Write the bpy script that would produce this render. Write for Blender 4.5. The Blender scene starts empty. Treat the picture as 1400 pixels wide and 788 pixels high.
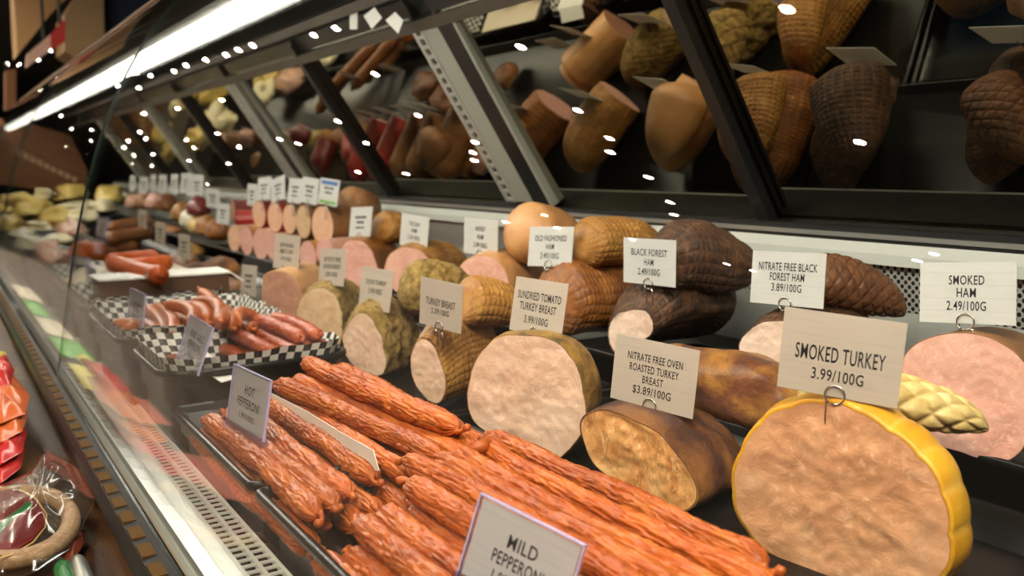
import bpy, bmesh, math, random
from math import sin, cos, pi, radians as R, sqrt, atan2
from mathutils import Vector, Matrix, noise as NZ

# ------------------------------------------------------------ camera, world, exposure
S = bpy.context.scene
COL = S.collection
ZC = 1.28                      # eye height; coordinates below are relative to the eye, ZC is added on linking
FPX, CX, CY, VX, VY = 1200.0, 700.0, 394.0, -98.0, 230.0
_yd = Vector(((VX-CX)/FPX, (CY-VY)/FPX, 1.0)).normalized()
_p = atan2((CY-VY)/FPX, 1.0)
_up = Vector((0, cos(_p), -sin(_p)))
_xd = _yd.cross(_up)
if _xd.x < 0: _xd = -_xd
CAMR = Vector((_xd.x, _yd.x, _up.x)); CAMU = Vector((_xd.y, _yd.y, _up.y)); CAMF = Vector((_xd.z, _yd.z, _up.z))
cam_d = bpy.data.cameras.new('camera'); cam = bpy.data.objects.new('camera', cam_d); COL.objects.link(cam)
cam.matrix_world = Matrix(((CAMR.x, CAMU.x, -CAMF.x, 0), (CAMR.y, CAMU.y, -CAMF.y, 0), (CAMR.z, CAMU.z, -CAMF.z, ZC), (0, 0, 0, 1)))
cam_d.sensor_width = 36; cam_d.lens = FPX/1400*36; cam_d.clip_start = .02; cam_d.clip_end = 100
cam_d.dof.use_dof = True; cam_d.dof.focus_distance = 0.97; cam_d.dof.aperture_fstop = 5.6
S.camera = cam
S.view_settings.view_transform = 'Standard'; S.view_settings.look = 'None'
S.view_settings.gamma = 1; S.view_settings.use_curve_mapping = False
S.view_settings.exposure = 0.30
S.cycles.transparent_max_bounces = 24
S.cycles.max_bounces = 8; S.cycles.diffuse_bounces = 3; S.cycles.glossy_bounces = 4
S.cycles.caustics_reflective = False; S.cycles.caustics_refractive = False
STRIP_E, LAMP_E = 19.0, 800.0
W = bpy.data.worlds.new('store_air'); S.world = W; W.use_nodes = True
W.node_tree.nodes['Background'].inputs[0].default_value = (1.0, .82, .62, 1)
W.node_tree.nodes['Background'].inputs[1].default_value = 0.10
al = bpy.data.lights.new('front_fill_light', 'AREA'); al.shape = 'RECTANGLE'; al.size = 1.6; al.size_y = .5; al.energy = 95; al.color = (1., .90, .74)  # added fill lamp out of view, brightens the cards facing the customer
alo = bpy.data.objects.new('front_fill_light', al); COL.objects.link(alo); alo.location = (-1.0, -.5, ZC+1.75); alo.rotation_euler = (Vector((.6, 1.0, ZC-.3))-alo.location).to_track_quat('-Z', 'Y').to_euler()

# ------------------------------------------------------------ pixel -> point (relative to the eye)
def ray(u, v): return CAMR*((u-CX)/FPX) + CAMU*((CY-v)/FPX) + CAMF
def Pz(u, v, z): d = ray(u, v); return d*(z/d.z)
def Px(u, v, x): d = ray(u, v); return d*(x/d.x)
def Py(u, v, y): d = ray(u, v); return d*(y/d.y)
def smooth(t): t = max(0., min(1., t)); return t*t*(3-2*t)

# ------------------------------------------------------------ materials
MATS = {}
def mat(name, col, rough=.5, metal=0., spec=.5, emit=None, es=0., alpha=None):
    m = bpy.data.materials.new(name); m.use_nodes = True
    b = m.node_tree.nodes['Principled BSDF']
    b.inputs['Base Color'].default_value = (*col, 1); b.inputs['Roughness'].default_value = rough
    b.inputs['Metallic'].default_value = metal; b.inputs['Specular IOR Level'].default_value = spec
    if emit: b.inputs['Emission Color'].default_value = (*emit, 1); b.inputs['Emission Strength'].default_value = es
    MATS[name] = m; return m
class G:   # tiny node-graph helper
    def __init__(s, m): s.m = m; s.t = m.node_tree; s.n = s.t.nodes; s.b = s.n['Principled BSDF']
    def add(s, ty, **k):
        n = s.n.new(ty)
        for a, v in k.items(): setattr(n, a, v)
        return n
    def l(s, a, b): s.t.links.new(a, b)
    def coord(s, scale=(1, 1, 1), kind='Object'):
        tc = s.add('ShaderNodeTexCoord'); mp = s.add('ShaderNodeMapping'); mp.inputs['Scale'].default_value = scale
        s.l(tc.outputs[kind], mp.inputs[0]); return mp.outputs[0]
    def noise(s, co, scale, detail=4, rough=.55, dist=0.):
        n = s.add('ShaderNodeTexNoise'); n.inputs['Scale'].default_value = scale; n.inputs['Detail'].default_value = detail
        n.inputs['Roughness'].default_value = rough; n.inputs['Distortion'].default_value = dist; s.l(co, n.inputs['Vector']); return n.outputs[0]
    def ramp(s, f, stops):
        r = s.add('ShaderNodeValToRGB'); e = r.color_ramp.elements
        while len(e) < len(stops): e.new(.5)
        for i, (p, c) in enumerate(stops): e[i].position = p; e[i].color = (*c, 1)
        s.l(f, r.inputs[0]); return r.outputs[0]
    def mix(s, f, a, b, mode='MIX'):
        m = s.add('ShaderNodeMix', data_type='RGBA', blend_type=mode)
        for sock, v in ((m.inputs[0], f), (m.inputs[6], a), (m.inputs[7], b)):
            if hasattr(v, 'is_output'): s.l(v, sock)
            elif isinstance(v, (int, float)): sock.default_value = v
            else: sock.default_value = (*v, 1)
        return m.outputs[2]
    def bump(s, h, strength=.3, dist=.002):
        b = s.add('ShaderNodeBump'); b.inputs['Strength'].default_value = strength; b.inputs['Distance'].default_value = dist
        s.l(h, b.inputs['Height']); s.l(b.outputs[0], s.b.inputs['Normal'])
    def base(s, c): s.l(c, s.b.inputs['Base Color'])

def rind_mat(name, cols, line, rough=.42, scale=28., linef=.8, bump=.5, coat=.28):
    speck = .08 if name in ('yellow_rind', 'pale_net_rind', 'peach_rind', 'pink_rind', 'red_rind', 'dark_red_rind') else .5
    m = mat(name, cols[0], rough); g = G(m); co = g.coord()
    n = g.noise(co, scale, 5, .6, .4); k = len(cols)
    c = g.ramp(n, [(.3+.4*i/max(1, k-1), cols[i]) for i in range(k)])
    at = g.add('ShaderNodeAttribute', attribute_name='net')
    mm = g.add('ShaderNodeMath', operation='MULTIPLY'); mm.inputs[1].default_value = linef
    g.l(at.outputs['Fac'], mm.inputs[0])
    sp = g.ramp(g.noise(co, scale*7, 6, .72), [(.34, (.42, .36, .30)), (.52, (1, 1, 1)), (.72, (1.25, 1.22, 1.12))])
    c = g.mix(speck, c, sp, 'MULTIPLY')
    g.base(g.mix(mm.outputs[0], c, line))
    g.bump(g.noise(co, 130, 8, .75), min(1, bump*1.6), .0060 if speck > .1 else .002)
    g.b.inputs['Coat Weight'].default_value = coat; g.b.inputs['Coat Roughness'].default_value = .3
    return m
def flesh_mat(name, cols, scale=22., rough=.4, bump=.35, stretch=(1, 1, 1)):
    m = mat(name, cols[0], rough); g = G(m); co = g.coord(stretch)
    n = g.noise(co, scale, 6, .62, 1.2); k = len(cols)
    c = g.ramp(n, [(.32+.36*i/max(1, k-1), cols[i]) for i in range(k)])
    f = g.noise(co, scale*5, 3, .6, 2.)
    c2 = g.ramp(f, [(.55, (0, 0, 0)), (.72, (1, 1, 1))])
    g.base(g.mix(c2, c, tuple(min(1, x*1.05+.03) for x in cols[-1])))
    g.bump(g.noise(co, scale*6, 7, .7, .8), bump*1.6, .004)
    g.b.inputs['Subsurface Weight'].default_value = .0
    g.b.inputs['Coat Weight'].default_value = .25; g.b.inputs['Coat Roughness'].default_value = .22
    return m
M = MATS
rind_mat('golden_net_rind', [(.25, .085, .012), (.46, .19, .025), (.58, .29, .05)], (.62, .36, .10), linef=.55)
rind_mat('orange_net_rind', [(.22, .065, .010), (.38, .125, .016), (.50, .20, .03)], (.20, .06, .012), linef=.6)
rind_mat('pale_net_rind', [(.62, .42, .13), (.72, .52, .19), (.76, .58, .26)], (.45, .27, .07), linef=.6)
rind_mat('peach_rind', [(.56, .25, .085), (.66, .33, .12), (.70, .38, .16)], (.50, .21, .06), scale=14)
rind_mat('dark_smoked_rind', [(.030, .014, .008), (.090, .036, .014), (.24, .100, .038)], (.42, .23, .11), rough=.42, scale=50, linef=.6, bump=.9, coat=.12)
rind_mat('brown_net_rind', [(.10, .032, .009), (.19, .065, .016), (.30, .115, .03)], (.05, .018, .008), scale=30)
rind_mat('herb_crust_rind', [(.13, .085, .018), (.36, .22, .05), (.56, .38, .11)], (.22, .13, .03), rough=.7, scale=75, bump=1., coat=0)
rind_mat('mustard_rind', [(.05, .035, .008), (.34, .165, .018), (.52, .28, .03)], (.30, .17, .03), rough=.45, scale=46, bump=.8)
rind_mat('yellow_rind', [(.48, .19, .006), (.64, .30, .010), (.70, .38, .022)], (.74, .46, .10), rough=.3, scale=16, bump=.3, coat=.2)
rind_mat('roast_skin', [(.020, .008, .005), (.11, .030, .010), (.34, .125, .022), (.62, .33, .07)], (.1, .04, .02), rough=.33, scale=11, bump=.6, coat=.2)
rind_mat('roast_skin_golden', [(.022, .008, .005), (.20, .055, .012), (.50, .22, .035), (.66, .38, .10)], (.1, .04, .02), rough=.33, scale=12, bump=.6, coat=.2)
rind_mat('pink_rind', [(.62, .30, .22), (.70, .38, .28), (.74, .45, .33)], (.5, .22, .16), scale=12)
rind_mat('red_rind', [(.38, .015, .012), (.50, .02, .018), (.56, .04, .03)], (.4, .02, .02), rough=.25, coat=.5)
rind_mat('brown_rind', [(.26, .10, .03), (.38, .16, .05), (.46, .22, .07)], (.2, .07, .02))
rind_mat('dark_red_rind', [(.13, .012, .012), (.22, .02, .02), (.3, .04, .035)], (.1, .01, .01), rough=.25, coat=.5)
flesh_mat('turkey_flesh', [(.52, .235, .112), (.60, .295, .148), (.66, .36, .20)], 9, bump=.25)
flesh_mat('pale_turkey_flesh', [(.63, .39, .265), (.72, .475, .34), (.77, .55, .42)], 10, bump=.25)
flesh_mat('roast_flesh', [(.46, .165, .04), (.64, .31, .105), (.74, .44, .19)], 12, stretch=(1, 2.2, 1), bump=.25)
flesh_mat('ham_flesh', [(.66, .31, .23), (.73, .39, .30), (.78, .47, .37)], 14, bump=.18)
flesh_mat('pale_ham_flesh', [(.66, .44, .33), (.74, .53, .41), (.79, .60, .49)], 14, bump=.25)
flesh_mat('loaf_flesh', [(.36, .15, .09), (.45, .205, .125), (.50, .25, .16)], 60, bump=.18)
flesh_mat('tan_flesh', [(.58, .35, .18), (.66, .43, .25), (.71, .50, .32)], 30, bump=.18)
flesh_mat('bologna_flesh', [(.70, .37, .22), (.76, .44, .28), (.79, .50, .34)], 40, bump=.18)
flesh_mat('pink_log_flesh', [(.66, .31, .25), (.72, .38, .31), (.76, .44, .37)], 40, bump=.18)
flesh_mat('cheese_yellow', [(.78, .50, .06), (.86, .62, .14), (.90, .72, .30)], 20)
flesh_mat('cheese_cream', [(.86, .72, .38), (.90, .80, .50), (.92, .84, .58)], 20)
flesh_mat('fish_pink', [(.66, .28, .17), (.72, .40, .28), (.78, .55, .42)], 24)
flesh_mat('salad_cream', [(.50, .44, .28), (.66, .58, .40), (.74, .68, .52)], 30)
flesh_mat('salad_green', [(.10, .16, .03), (.26, .30, .07), (.48, .42, .14)], 30)

def sausage_mat(name, cols, scale=40):
    m = mat(name, cols[0], .36, spec=.3); g = G(m); co = g.coord((.55, 1, 1))
    oi = g.add('ShaderNodeObjectInfo')
    n = g.noise(co, scale, 5, .6, .6)
    c = g.ramp(n, [(.3, cols[0]), (.5, cols[1]), (.72, cols[2])])
    hs = g.add('ShaderNodeHueSaturation'); mr = g.add('ShaderNodeMapRange'); mr.inputs[3].default_value = .86; mr.inputs[4].default_value = 1.12
    g.l(oi.outputs['Random'], mr.inputs[0]); g.l(mr.outputs[0], hs.inputs['Value']); g.l(c, hs.inputs['Color']); g.base(hs.outputs[0])
    g.bump(g.noise(g.coord((.35, 1, 1)), 190, 4, .6, 1.2), .55, .0014)
    g.b.inputs['Coat Weight'].default_value = .12; g.b.inputs['Coat Roughness'].default_value = .3
    return m
sausage_mat('pepperoni_skin', [(.24, .040, .006), (.42, .086, .011), (.55, .150, .026)])
sausage_mat('honey_skin', [(.20, .028, .010), (.31, .052, .018), (.42, .098, .034)])
sausage_mat('link_skin', [(.28, .050, .007), (.42, .095, .014), (.52, .155, .034)], 24)
sausage_mat('frank_skin', [(.40, .055, .014), (.54, .10, .022), (.62, .17, .04)], 14)
sausage_mat('log_skin', [(.16, .055, .018), (.28, .10, .03), (.38, .16, .05)], 14)

m = mat('tray_plastic', (.0045, .0045, .004), .27, spec=.22); g = G(m); g.bump(g.noise(g.coord(), 400, 2), .08, .0005)
m = mat('steel', (.52, .53, .50), .32, .9); g = G(m); g.bump(g.noise(g.coord((1, .02, 1)), 300, 2), .08, .0005)
mat('aluminium', (.55, .54, .49), .42, .55)
mat('beige_metal', (.46, .40, .31), .5, .15)
mat('bronze_metal', (.065, .050, .034), .4, .3); mat('canopy_dark', (.018, .021, .016), .45, .2); mat('copper_trim', (.30, .16, .08), .4, .3)
mat('white_metal', (.74, .75, .70), .4, .0)
mat('grey_metal', (.27, .28, .25), .45, .4)
mat('black_frame', (.012, .012, .012), .3)
mat('black_rubber', (.010, .009, .008), .45)
m = mat('peach_panel', (.60, .40, .26), .45)
mat('amber_plastic', (.10, .050, .012), .6, spec=.1)
m = mat('shelf_brown', (.14, .07, .03), .3); g = G(m); g.base(g.ramp(g.noise(g.coord((1, .3, 1)), 22, 4), [(.38, (.030, .013, .007)), (.6, (.10, .045, .018)), (.75, (.26, .16, .035))])); g.bump(g.noise(g.coord(), 120, 3), .4, .001)
mat('wire_steel', (.62, .58, .50), .22, 1.)
mat('ink', (.012, .012, .013), .6)
m = mat('dark_room', (.012, .012, .011), .7)
mat('strip_lens', (1, 1, 1), .5, emit=(1., .965, .86), es=STRIP_E)
mat('lamp_lens', (1, 1, 1), .5, emit=(1., .87, .68), es=LAMP_E)
mat('lamp_trim', (.05, .05, .05), .4)
mat('ceiling_dark', (.020, .016, .013), .8)
mat('floor_tile', (.16, .13, .10), .35)
mat('tan_wall', (.46, .30, .15), .6); mat('gold_wall', (.55, .33, .14), .5); mat('brown_wall', (.22, .09, .035), .6)
mat('blue_wall', (.020, .035, .085), .5); mat('sign_red', (.52, .03, .025), .5); mat('sign_pink', (.62, .40, .32), .5)
mat('pale_letter', (.62, .44, .28), .6)
mat('paper_white', (.84, .82, .76), .55)
mat('lilac_edge', (.52, .48, .75), .15)
mat('card_blue', (.06, .14, .36), .5); mat('card_green', (.20, .42, .10), .5)
mat('vacuum_red', (.42, .012, .012), .16, spec=.8)
mat('vacuum_dark', (.02, .025, .02), .15, spec=.8)
mat('pack_red', (.62, .03, .025), .22, spec=.7); mat('pack_orange', (.75, .16, .04), .22); mat('pack_maroon', (.16, .012, .016), .2)
mat('pack_yellow', (.72, .60, .04), .3); mat('pack_green', (.10, .45, .05), .3); mat('pack_pink', (.72, .22, .16), .3); mat('pack_cream', (.75, .66, .50), .3)
mat('pack_brown', (.17, .04, .02), .2); mat('bottle_green', (.03, .16, .05), .2); mat('gold_line', (.65, .45, .14), .3)

def card_mat(name, c):
    m = mat(name, c, .5); g = G(m); co = g.coord((1, 1, 1))
    sx = g.add('ShaderNodeSeparateXYZ'); g.l(co, sx.inputs[0])
    w = g.add('ShaderNodeMath', operation='PINGPONG'); w.inputs[1].default_value = .0065; g.l(sx.outputs[1], w.inputs[0])
    lt = g.add('ShaderNodeMath', operation='LESS_THAN'); lt.inputs[1].default_value = .00022; g.l(w.outputs[0], lt.inputs[0])
    n = g.noise(g.coord((8, 60, 1)), 4, 4)
    c1 = g.ramp(n, [(.3, tuple(x*.90 for x in c)), (.7, c)])
    ml = g.add('ShaderNodeMath', operation='MULTIPLY'); ml.inputs[1].default_value = .45; g.l(lt.outputs[0], ml.inputs[0])
    g.base(g.mix(ml.outputs[0], c1, tuple(x*.45 for x in c)))
    o = [n for n in g.n if n.type == 'OUTPUT_MATERIAL'][0]; tl = g.add('ShaderNodeBsdfTranslucent'); tl.inputs[0].default_value = (.80, .76, .68, 1); mx = g.add('ShaderNodeMixShader'); mx.inputs[0].default_value = .38
    g.l(g.b.outputs[0], mx.inputs[1]); g.l(tl.outputs[0], mx.inputs[2]); g.l(mx.outputs[0], o.inputs[0]); return m
card_mat('card_whitewash', (.82, .82, .79)); card_mat('card_beige', (.60, .52, .44))

def checker_mat():
    m = mat('checker_paper', (.8, .8, .8), .5); g = G(m); co = g.coord((1, 1, 1), 'UV')
    ck = g.add('ShaderNodeTexChecker'); ck.inputs['Scale'].default_value = 1.; ck.inputs['Color1'].default_value = (.82, .80, .74, 1); ck.inputs['Color2'].default_value = (.025, .022, .02, 1)
    g.l(co, ck.inputs[0]); g.base(ck.outputs[0])
checker_mat()

def thin_glass(name, tint, refl_tint=(1, 1, 1), ior=1.5, add=0., rough=0.):
    m = bpy.data.materials.new(name); m.use_nodes = True; t = m.node_tree; t.nodes.clear()
    o = t.nodes.new('ShaderNodeOutputMaterial'); mx = t.nodes.new('ShaderNodeMixShader')
    tr = t.nodes.new('ShaderNodeBsdfTransparent'); tr.inputs[0].default_value = (*tint, 1)
    gl = t.nodes.new('ShaderNodeBsdfGlossy'); gl.inputs[0].default_value = (*refl_tint, 1); gl.inputs['Roughness'].default_value = rough
    lw = t.nodes.new('ShaderNodeLayerWeight'); f0 = ((ior-1)/(ior+1))**2+add
    pw = t.nodes.new('ShaderNodeMath'); pw.operation = 'POWER'; pw.inputs[1].default_value = 5
    ma = t.nodes.new('ShaderNodeMath'); ma.operation = 'MULTIPLY_ADD'; ma.inputs[1].default_value = 1-f0; ma.inputs[2].default_value = f0
    t.links.new(lw.outputs['Facing'], pw.inputs[0]); t.links.new(pw.outputs[0], ma.inputs[0]); t.links.new(ma.outputs[0], mx.inputs[0])
    t.links.new(tr.outputs[0], mx.inputs[1]); t.links.new(gl.outputs[0], mx.inputs[2]); t.links.new(mx.outputs[0], o.inputs[0])
    MATS[name] = m; return m
thin_glass('clear_glass', (.985, .99, .975), ior=1.46)
thin_glass('mirror_glass', (.22, .22, .18), (.84, .79, .64), add=.42, rough=.012)
thin_glass('clear_plastic', (.965, .963, .99), ior=1.35, rough=.05)
thin_glass('grip_plastic', (.78, .77, .93), ior=1.45, add=.10, rough=.2)
thin_glass('bag_film', (.93, .92, .88), ior=1.6, add=.03, rough=.12)
flesh_mat('ring_skin', [(.36, .20, .09), (.46, .28, .14), (.56, .37, .21)], 60, bump=.5); mat('board_brown', (.12, .06, .035), .5)
mat('post_paint', (.30, .30, .25), .5); mat('matte_black', (.004, .004, .004), .7, spec=.1); mat('ledge_paint', (.46, .47, .43), .4); mat('panel_steel', (.36, .37, .34), .35, .25); mat('blue_tub', (.05, .20, .60), .4)
mat('glass_edge', (.02, .035, .028), .2)

# ------------------------------------------------------------ objects
def setp(o, label=None, cat=None, group=None, kind=None):
    if label: o['label'] = label
    if cat: o['category'] = cat
    if group: o['group'] = group
    if kind: o['kind'] = kind
    return o
def thing(name, label, cat, loc=(0, 0, 0), group=None):
    o = bpy.data.objects.new(name, None); COL.objects.link(o); o.empty_display_size = .02
    o.location = Vector(loc) + Vector((0, 0, ZC)); setp(o, label, cat, group); return o
def link_mesh(name, me, parent=None, label=None, cat=None, group=None, kind=None, loc=None):
    o = bpy.data.objects.new(name, me); COL.objects.link(o)
    if parent is not None:
        o.parent = parent
        if loc is not None: o.location = loc
    else: o.location = Vector(loc if loc is not None else (0, 0, 0)) + Vector((0, 0, ZC))
    setp(o, label, cat, group, kind); return o
class MB:
    """collects verts and faces of ONE mesh; origin = point that becomes local zero"""
    def __init__(s, org=(0, 0, 0)): s.v = []; s.f = []; s.mi = []; s.o = Vector(org); s.uv = None; s.net = None
    def add(s, vs, fs, mi=0):
        k = len(s.v); s.v += [tuple(Vector(a)-s.o) for a in vs]; s.f += [tuple(i+k for i in f) for f in fs]; s.mi += [mi]*len(fs)
    def box(s, a, b, mi=0):
        x0, y0, z0 = a; x1, y1, z1 = b
        s.add([(x0, y0, z0), (x1, y0, z0), (x1, y1, z0), (x0, y1, z0), (x0, y0, z1), (x1, y0, z1), (x1, y1, z1), (x0, y1, z1)],
              [(0, 3, 2, 1), (4, 5, 6, 7), (0, 1, 5, 4), (1, 2, 6, 5), (2, 3, 7, 6), (3, 0, 4, 7)], mi)
    def obox(s, c, ax, ay, az, mi=0):    # oriented box: centre, three half vectors
        c = Vector(c); ax = Vector(ax); ay = Vector(ay); az = Vector(az)
        vs = [c+ax*i+ay*j+az*k for k in (-1, 1) for i, j in ((-1, -1), (1, -1), (1, 1), (-1, 1))]
        s.add(vs, [(0, 3, 2, 1), (4, 5, 6, 7), (0, 1, 5, 4), (1, 2, 6, 5), (2, 3, 7, 6), (3, 0, 4, 7)], mi)
    def tube(s, pts, r, n=8, mi=0, cap=True):
        pts = [Vector(p) for p in pts]; rr = r if isinstance(r, (list, tuple)) else [r]*len(pts)
        rings = []; t0 = (pts[1]-pts[0]).normalized(); a = t0.orthogonal().normalized()
        for i, p in enumerate(pts):
            t = (pts[min(i+1, len(pts)-1)]-pts[max(i-1, 0)]).normalized()
            a = (a-t*a.dot(t)).normalized(); b = t.cross(a)
            rings.append([p+(a*cos(2*pi*j/n)+b*sin(2*pi*j/n))*rr[i] for j in range(n)])
        vs = [q for q_ in rings for q in q_]; fs = []
        for i in range(len(pts)-1):
            for j in range(n): fs.append((i*n+j, i*n+(j+1) % n, (i+1)*n+(j+1) % n, (i+1)*n+j))
        if cap: fs += [tuple(range(n))[::-1], tuple((len(pts)-1)*n+j for j in range(n))]
        s.add(vs, fs, mi)
    def loft(s, rings, mi=0, cap0=True, cap1=True, closed=True):
        n = len(rings[0]); vs = [q for r_ in rings for q in r_]; fs = []
        for i in range(len(rings)-1):
            for j in range(n if closed else n-1): fs.append((i*n+j, i*n+(j+1) % n, (i+1)*n+(j+1) % n, (i+1)*n+j))
        if cap0: fs.append(tuple(range(n))[::-1])
        if cap1: fs.append(tuple((len(rings)-1)*n+j for j in range(n)))
        s.add(vs, fs, mi)
    def prism(s, poly, d, mi=0):     # polygon points + extrusion vector
        poly = [Vector(p) for p in poly]; d = Vector(d); s.loft([poly, [p+d for p in poly]], mi)
    def mesh(s, name, mats, smooth_=False):
        me = bpy.data.meshes.new(name); me.from_pydata(s.v, [], s.f)
        for mt in (mats if isinstance(mats, (list, tuple)) else [mats]): me.materials.append(M[mt])
        for p, i in zip(me.polygons, s.mi): p.material_index = i; p.use_smooth = smooth_
        if s.net is not None:
            at = me.attributes.new('net', 'FLOAT', 'POINT'); at.data.foreach_set('value', s.net)
        if s.uv is not None:
            ul = me.uv_layers.new(name='UVMap')
            for lp in me.loops: ul.data[lp.index].uv = s.uv[lp.vertex_index]
        bm = bmesh.new(); bm.from_mesh(me); bmesh.ops.recalc_face_normals(bm, faces=bm.faces); bm.to_mesh(me); bm.free()
        me.update(); return me
    def build(s, name, mats, parent=None, smooth_=False, **k):
        loc = k.pop('loc', None)
        if parent is None and loc is None: loc = s.o
        return link_mesh(name, s.mesh(name, mats, smooth_), parent, loc=loc, **k)
def part(name, mats, parent, fn, smooth_=False, **k):
    """fn fills an MB given in scene coordinates; the part is stored relative to its thing"""
    base = parent
    org = Vector((0, 0, 0))
    while base is not None: org += Vector(base.location); base = base.parent
    mb = MB(org-Vector((0, 0, ZC))); fn(mb); return mb.build(name, mats, parent, smooth_, **k)

def rrect(x0, x1, y0, y1, r, z, n=6):
    pts = []
    for cx, cy, a0 in ((x1-r, y1-r, 0), (x0+r, y1-r, pi/2), (x0+r, y0+r, pi), (x1-r, y0+r, 1.5*pi)):
        for k in range(n+1): a = a0+pi/2*k/n; pts.append(Vector((cx+r*cos(a), cy+r*sin(a), z)))
    return pts
# ------------------------------------------------------------ the setting: a dark store around the counter
def struct(name, mats, fn, **k):
    mb = MB(); fn(mb); return mb.build(name, mats, None, kind='structure', **k)
struct('floor', 'floor_tile', lambda b: b.box((-9, -3, -ZC-.1), (4.2, 31, -ZC)))
struct('ceiling', 'ceiling_dark', lambda b: b.box((-9, -3, 1.9), (4.2, 31, 2.0)))
struct('wall_back', 'dark_room', lambda b: b.box((4.1, -3, -ZC), (4.2, 31, 1.9)))
struct('wall_far', 'ceiling_dark', lambda b: b.box((-9, 31, -ZC), (4.2, 31.1, 1.9)))
# bulkheads hanging over the far end of the counter
def pxpanel(b, pts, y, d=.3, mi=0): b.prism([Py(u, v, y) for u, v in pts], (0, d, 0), mi)
struct('trim_1', 'tan_wall', lambda b: pxpanel(b, [(88, 70), (88, 20), (128, -40), (140, -60), (143, 60), (120, 90)], 8.6, .6))
struct('trim_2', 'gold_wall', lambda b: pxpanel(b, [(24, 75), (18, -40), (130, -40), (70, 18)], 9.2, .5))
struct('trim_3', 'blue_wall', lambda b: pxpanel(b, [(142, 80), (138, -60), (300, -60), (300, 40)], 9.4, .5))
struct('trim_4', 'brown_wall', lambda b: pxpanel(b, [(8, 150), (8, 96), (22, 94), (22, 150)], 10, .3))
s = thing('hanging_sign', 'long pale store sign with a red end hanging above the far end of the counter', 'sign', Py(60, 65, 7.6))
part('sign_panel', 'sign_pink', s, lambda b: pxpanel(b, [(36, 92), (37, 74), (69, 47), (70, 68)], 7.6, .08))
part('red_panel', 'sign_red', s, lambda b: pxpanel(b, [(70, 68), (69, 47), (86, 28), (90, 30), (89, 57)], 7.59, .09))
part('hanger', 'black_frame', s, lambda b: (b.tube([Py(60, 54, 7.64), Py(60, 54, 7.64)*1+Vector((0, 0, 1.9-Py(60, 54, 7.64).z))], .012), b.tube([Py(82, 33, 7.64), Py(82, 33, 7.64)+Vector((0, 0, 1.9-Py(82, 33, 7.64).z))], .012)))

# ------------------------------------------------------------ ceiling downlights
DL = [(-.02,11.21),(.1,9.92),(-.08,9.55),(-.22,10.5),(.23,17.87),(-.18,17.1),(-.68,18.08),(-.87,16.6),(-1.25,18.66),(-1.36,22.89),(-1.5,27.17),(-1.82,22.18),(-1.43,15.63),(-2.,17.75),(-1.64,17.0),(-2.36,19.63),(-2.,15.98),(-2.48,18.15),(-.79,11.94),(-1.22,13.84),(-1.45,14.3),(-1.62,12.36),(-1.87,12.75),(-2.28,14.49),(-.86,10.35),(-.17,8.7),(-.15,8.21),(-.18,7.61),(-.22,7.09),(-.22,6.75),(-.23,6.42),(-.89,8.65),(-1.55,10.63),(-1.93,10.8),(-2.42,12.71),(-3.29,16.73),(-.37,5.4),(-.38,5.05),(-1.,5.35),(-1.58,7.03),(-1.82,9.05),(-1.95,8.8),(-2.02,7.24),(-2.71,7.6),(-1.63,5.65),(-2.11,5.5),(-2.28,5.76),(-2.43,5.95),(-1.03,3.69),(-1.77,3.94),(-2.33,4.2),(-2.14,4.02),(-2.72,4.21),(-3.14,4.38),(-3.38,4.55),(-1.14,2.13),(-2.29,2.44),(-2.68,8.67),(-3.75,2.8),(-3.9,2.98),(-4.44,4.9),(-4.54,4.7),(-3.59,6.38),(-3.92,6.58),(-3.89,7.42),(-4.05,5.65)]
for u, v in ((22, 63), (69, 70), (10, 88), (26, 89), (53, 83), (92, 79), (19, 106)):
    q = Pz(u, v, 1.88); DL.append((q.x, q.y))
lt = None
for i, (x, y) in enumerate(DL):
    if lt is None:
        lt = thing('ceiling_downlight', 'small round downlight in the dark store ceiling, glowing warm white', 'ceiling light', (x, y, 1.9), 'ceiling downlights')
        def ring(b):
            pr = [(.034, 0), (.055, 0), (.055, -.008), (.040, -.016), (.034, -.016)]
            rings = [[Vector((x+r*.8*cos(2*pi*k/20), y+r*.8*sin(2*pi*k/20), 1.9+z)) for k in range(20)] for r, z in pr]
            b.loft(rings+[rings[0]], cap0=False, cap1=False)
        tr = part('trim_ring', 'lamp_trim', lt, ring, True)
        ln = part('lens', 'lamp_lens', lt, lambda b: b.tube([(x, y, 1.9), (x, y, 1.888)], .0265, 16))
    else:
        o = lt.copy(); COL.objects.link(o); o.location = (x, y, 1.9+ZC)
        for ch in (tr, ln):
            c = ch.copy(); COL.objects.link(c); c.parent = o

# ------------------------------------------------------------ the refrigerated display case
Y0, Y1 = -.35, 7.2
def gx(z): return .28*z**4+.57*z**3+.41*z**2+.30*z+.27
case = thing('display_case', 'long refrigerated deli display case with curved glass front and slanted mirrored rear doors', 'display case', (.6, 2, -ZC))
def sheet(y0, y1):
    zs = [-.415+(.885)*i/28 for i in range(29)]
    def f(b):
        t = .004; out = [Vector((gx(z), 0, z)) for z in zs]; inn = []
        for i, p in enumerate(out):
            d = (out[min(i+1, 28)]-out[max(i-1, 0)]).normalized(); inn.append(p+Vector((d.z, 0, -d.x))*t)
        n = len(zs)
        vs = [p+Vector((0, y, 0)) for y in (y0, y1) for p in out]+[p+Vector((0, y, 0)) for y in (y0, y1) for p in inn]
        fs, es = [], []
        for i in range(n-1):
            fs.append((i, i+1, n+i+1, n+i)); fs.append((2*n+i, 3*n+i, 3*n+i+1, 2*n+i+1))
            es.append((i, 2*n+i, 2*n+i+1, i+1)); es.append((n+i, n+i+1, 3*n+i+1, 3*n+i))
        es.append((0, n, 3*n, 2*n)); es.append((n-1, 3*n-1, 4*n-1, 2*n-1))
        b.add(vs, fs, 0); b.add(vs, es, 1)
    return f
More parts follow.
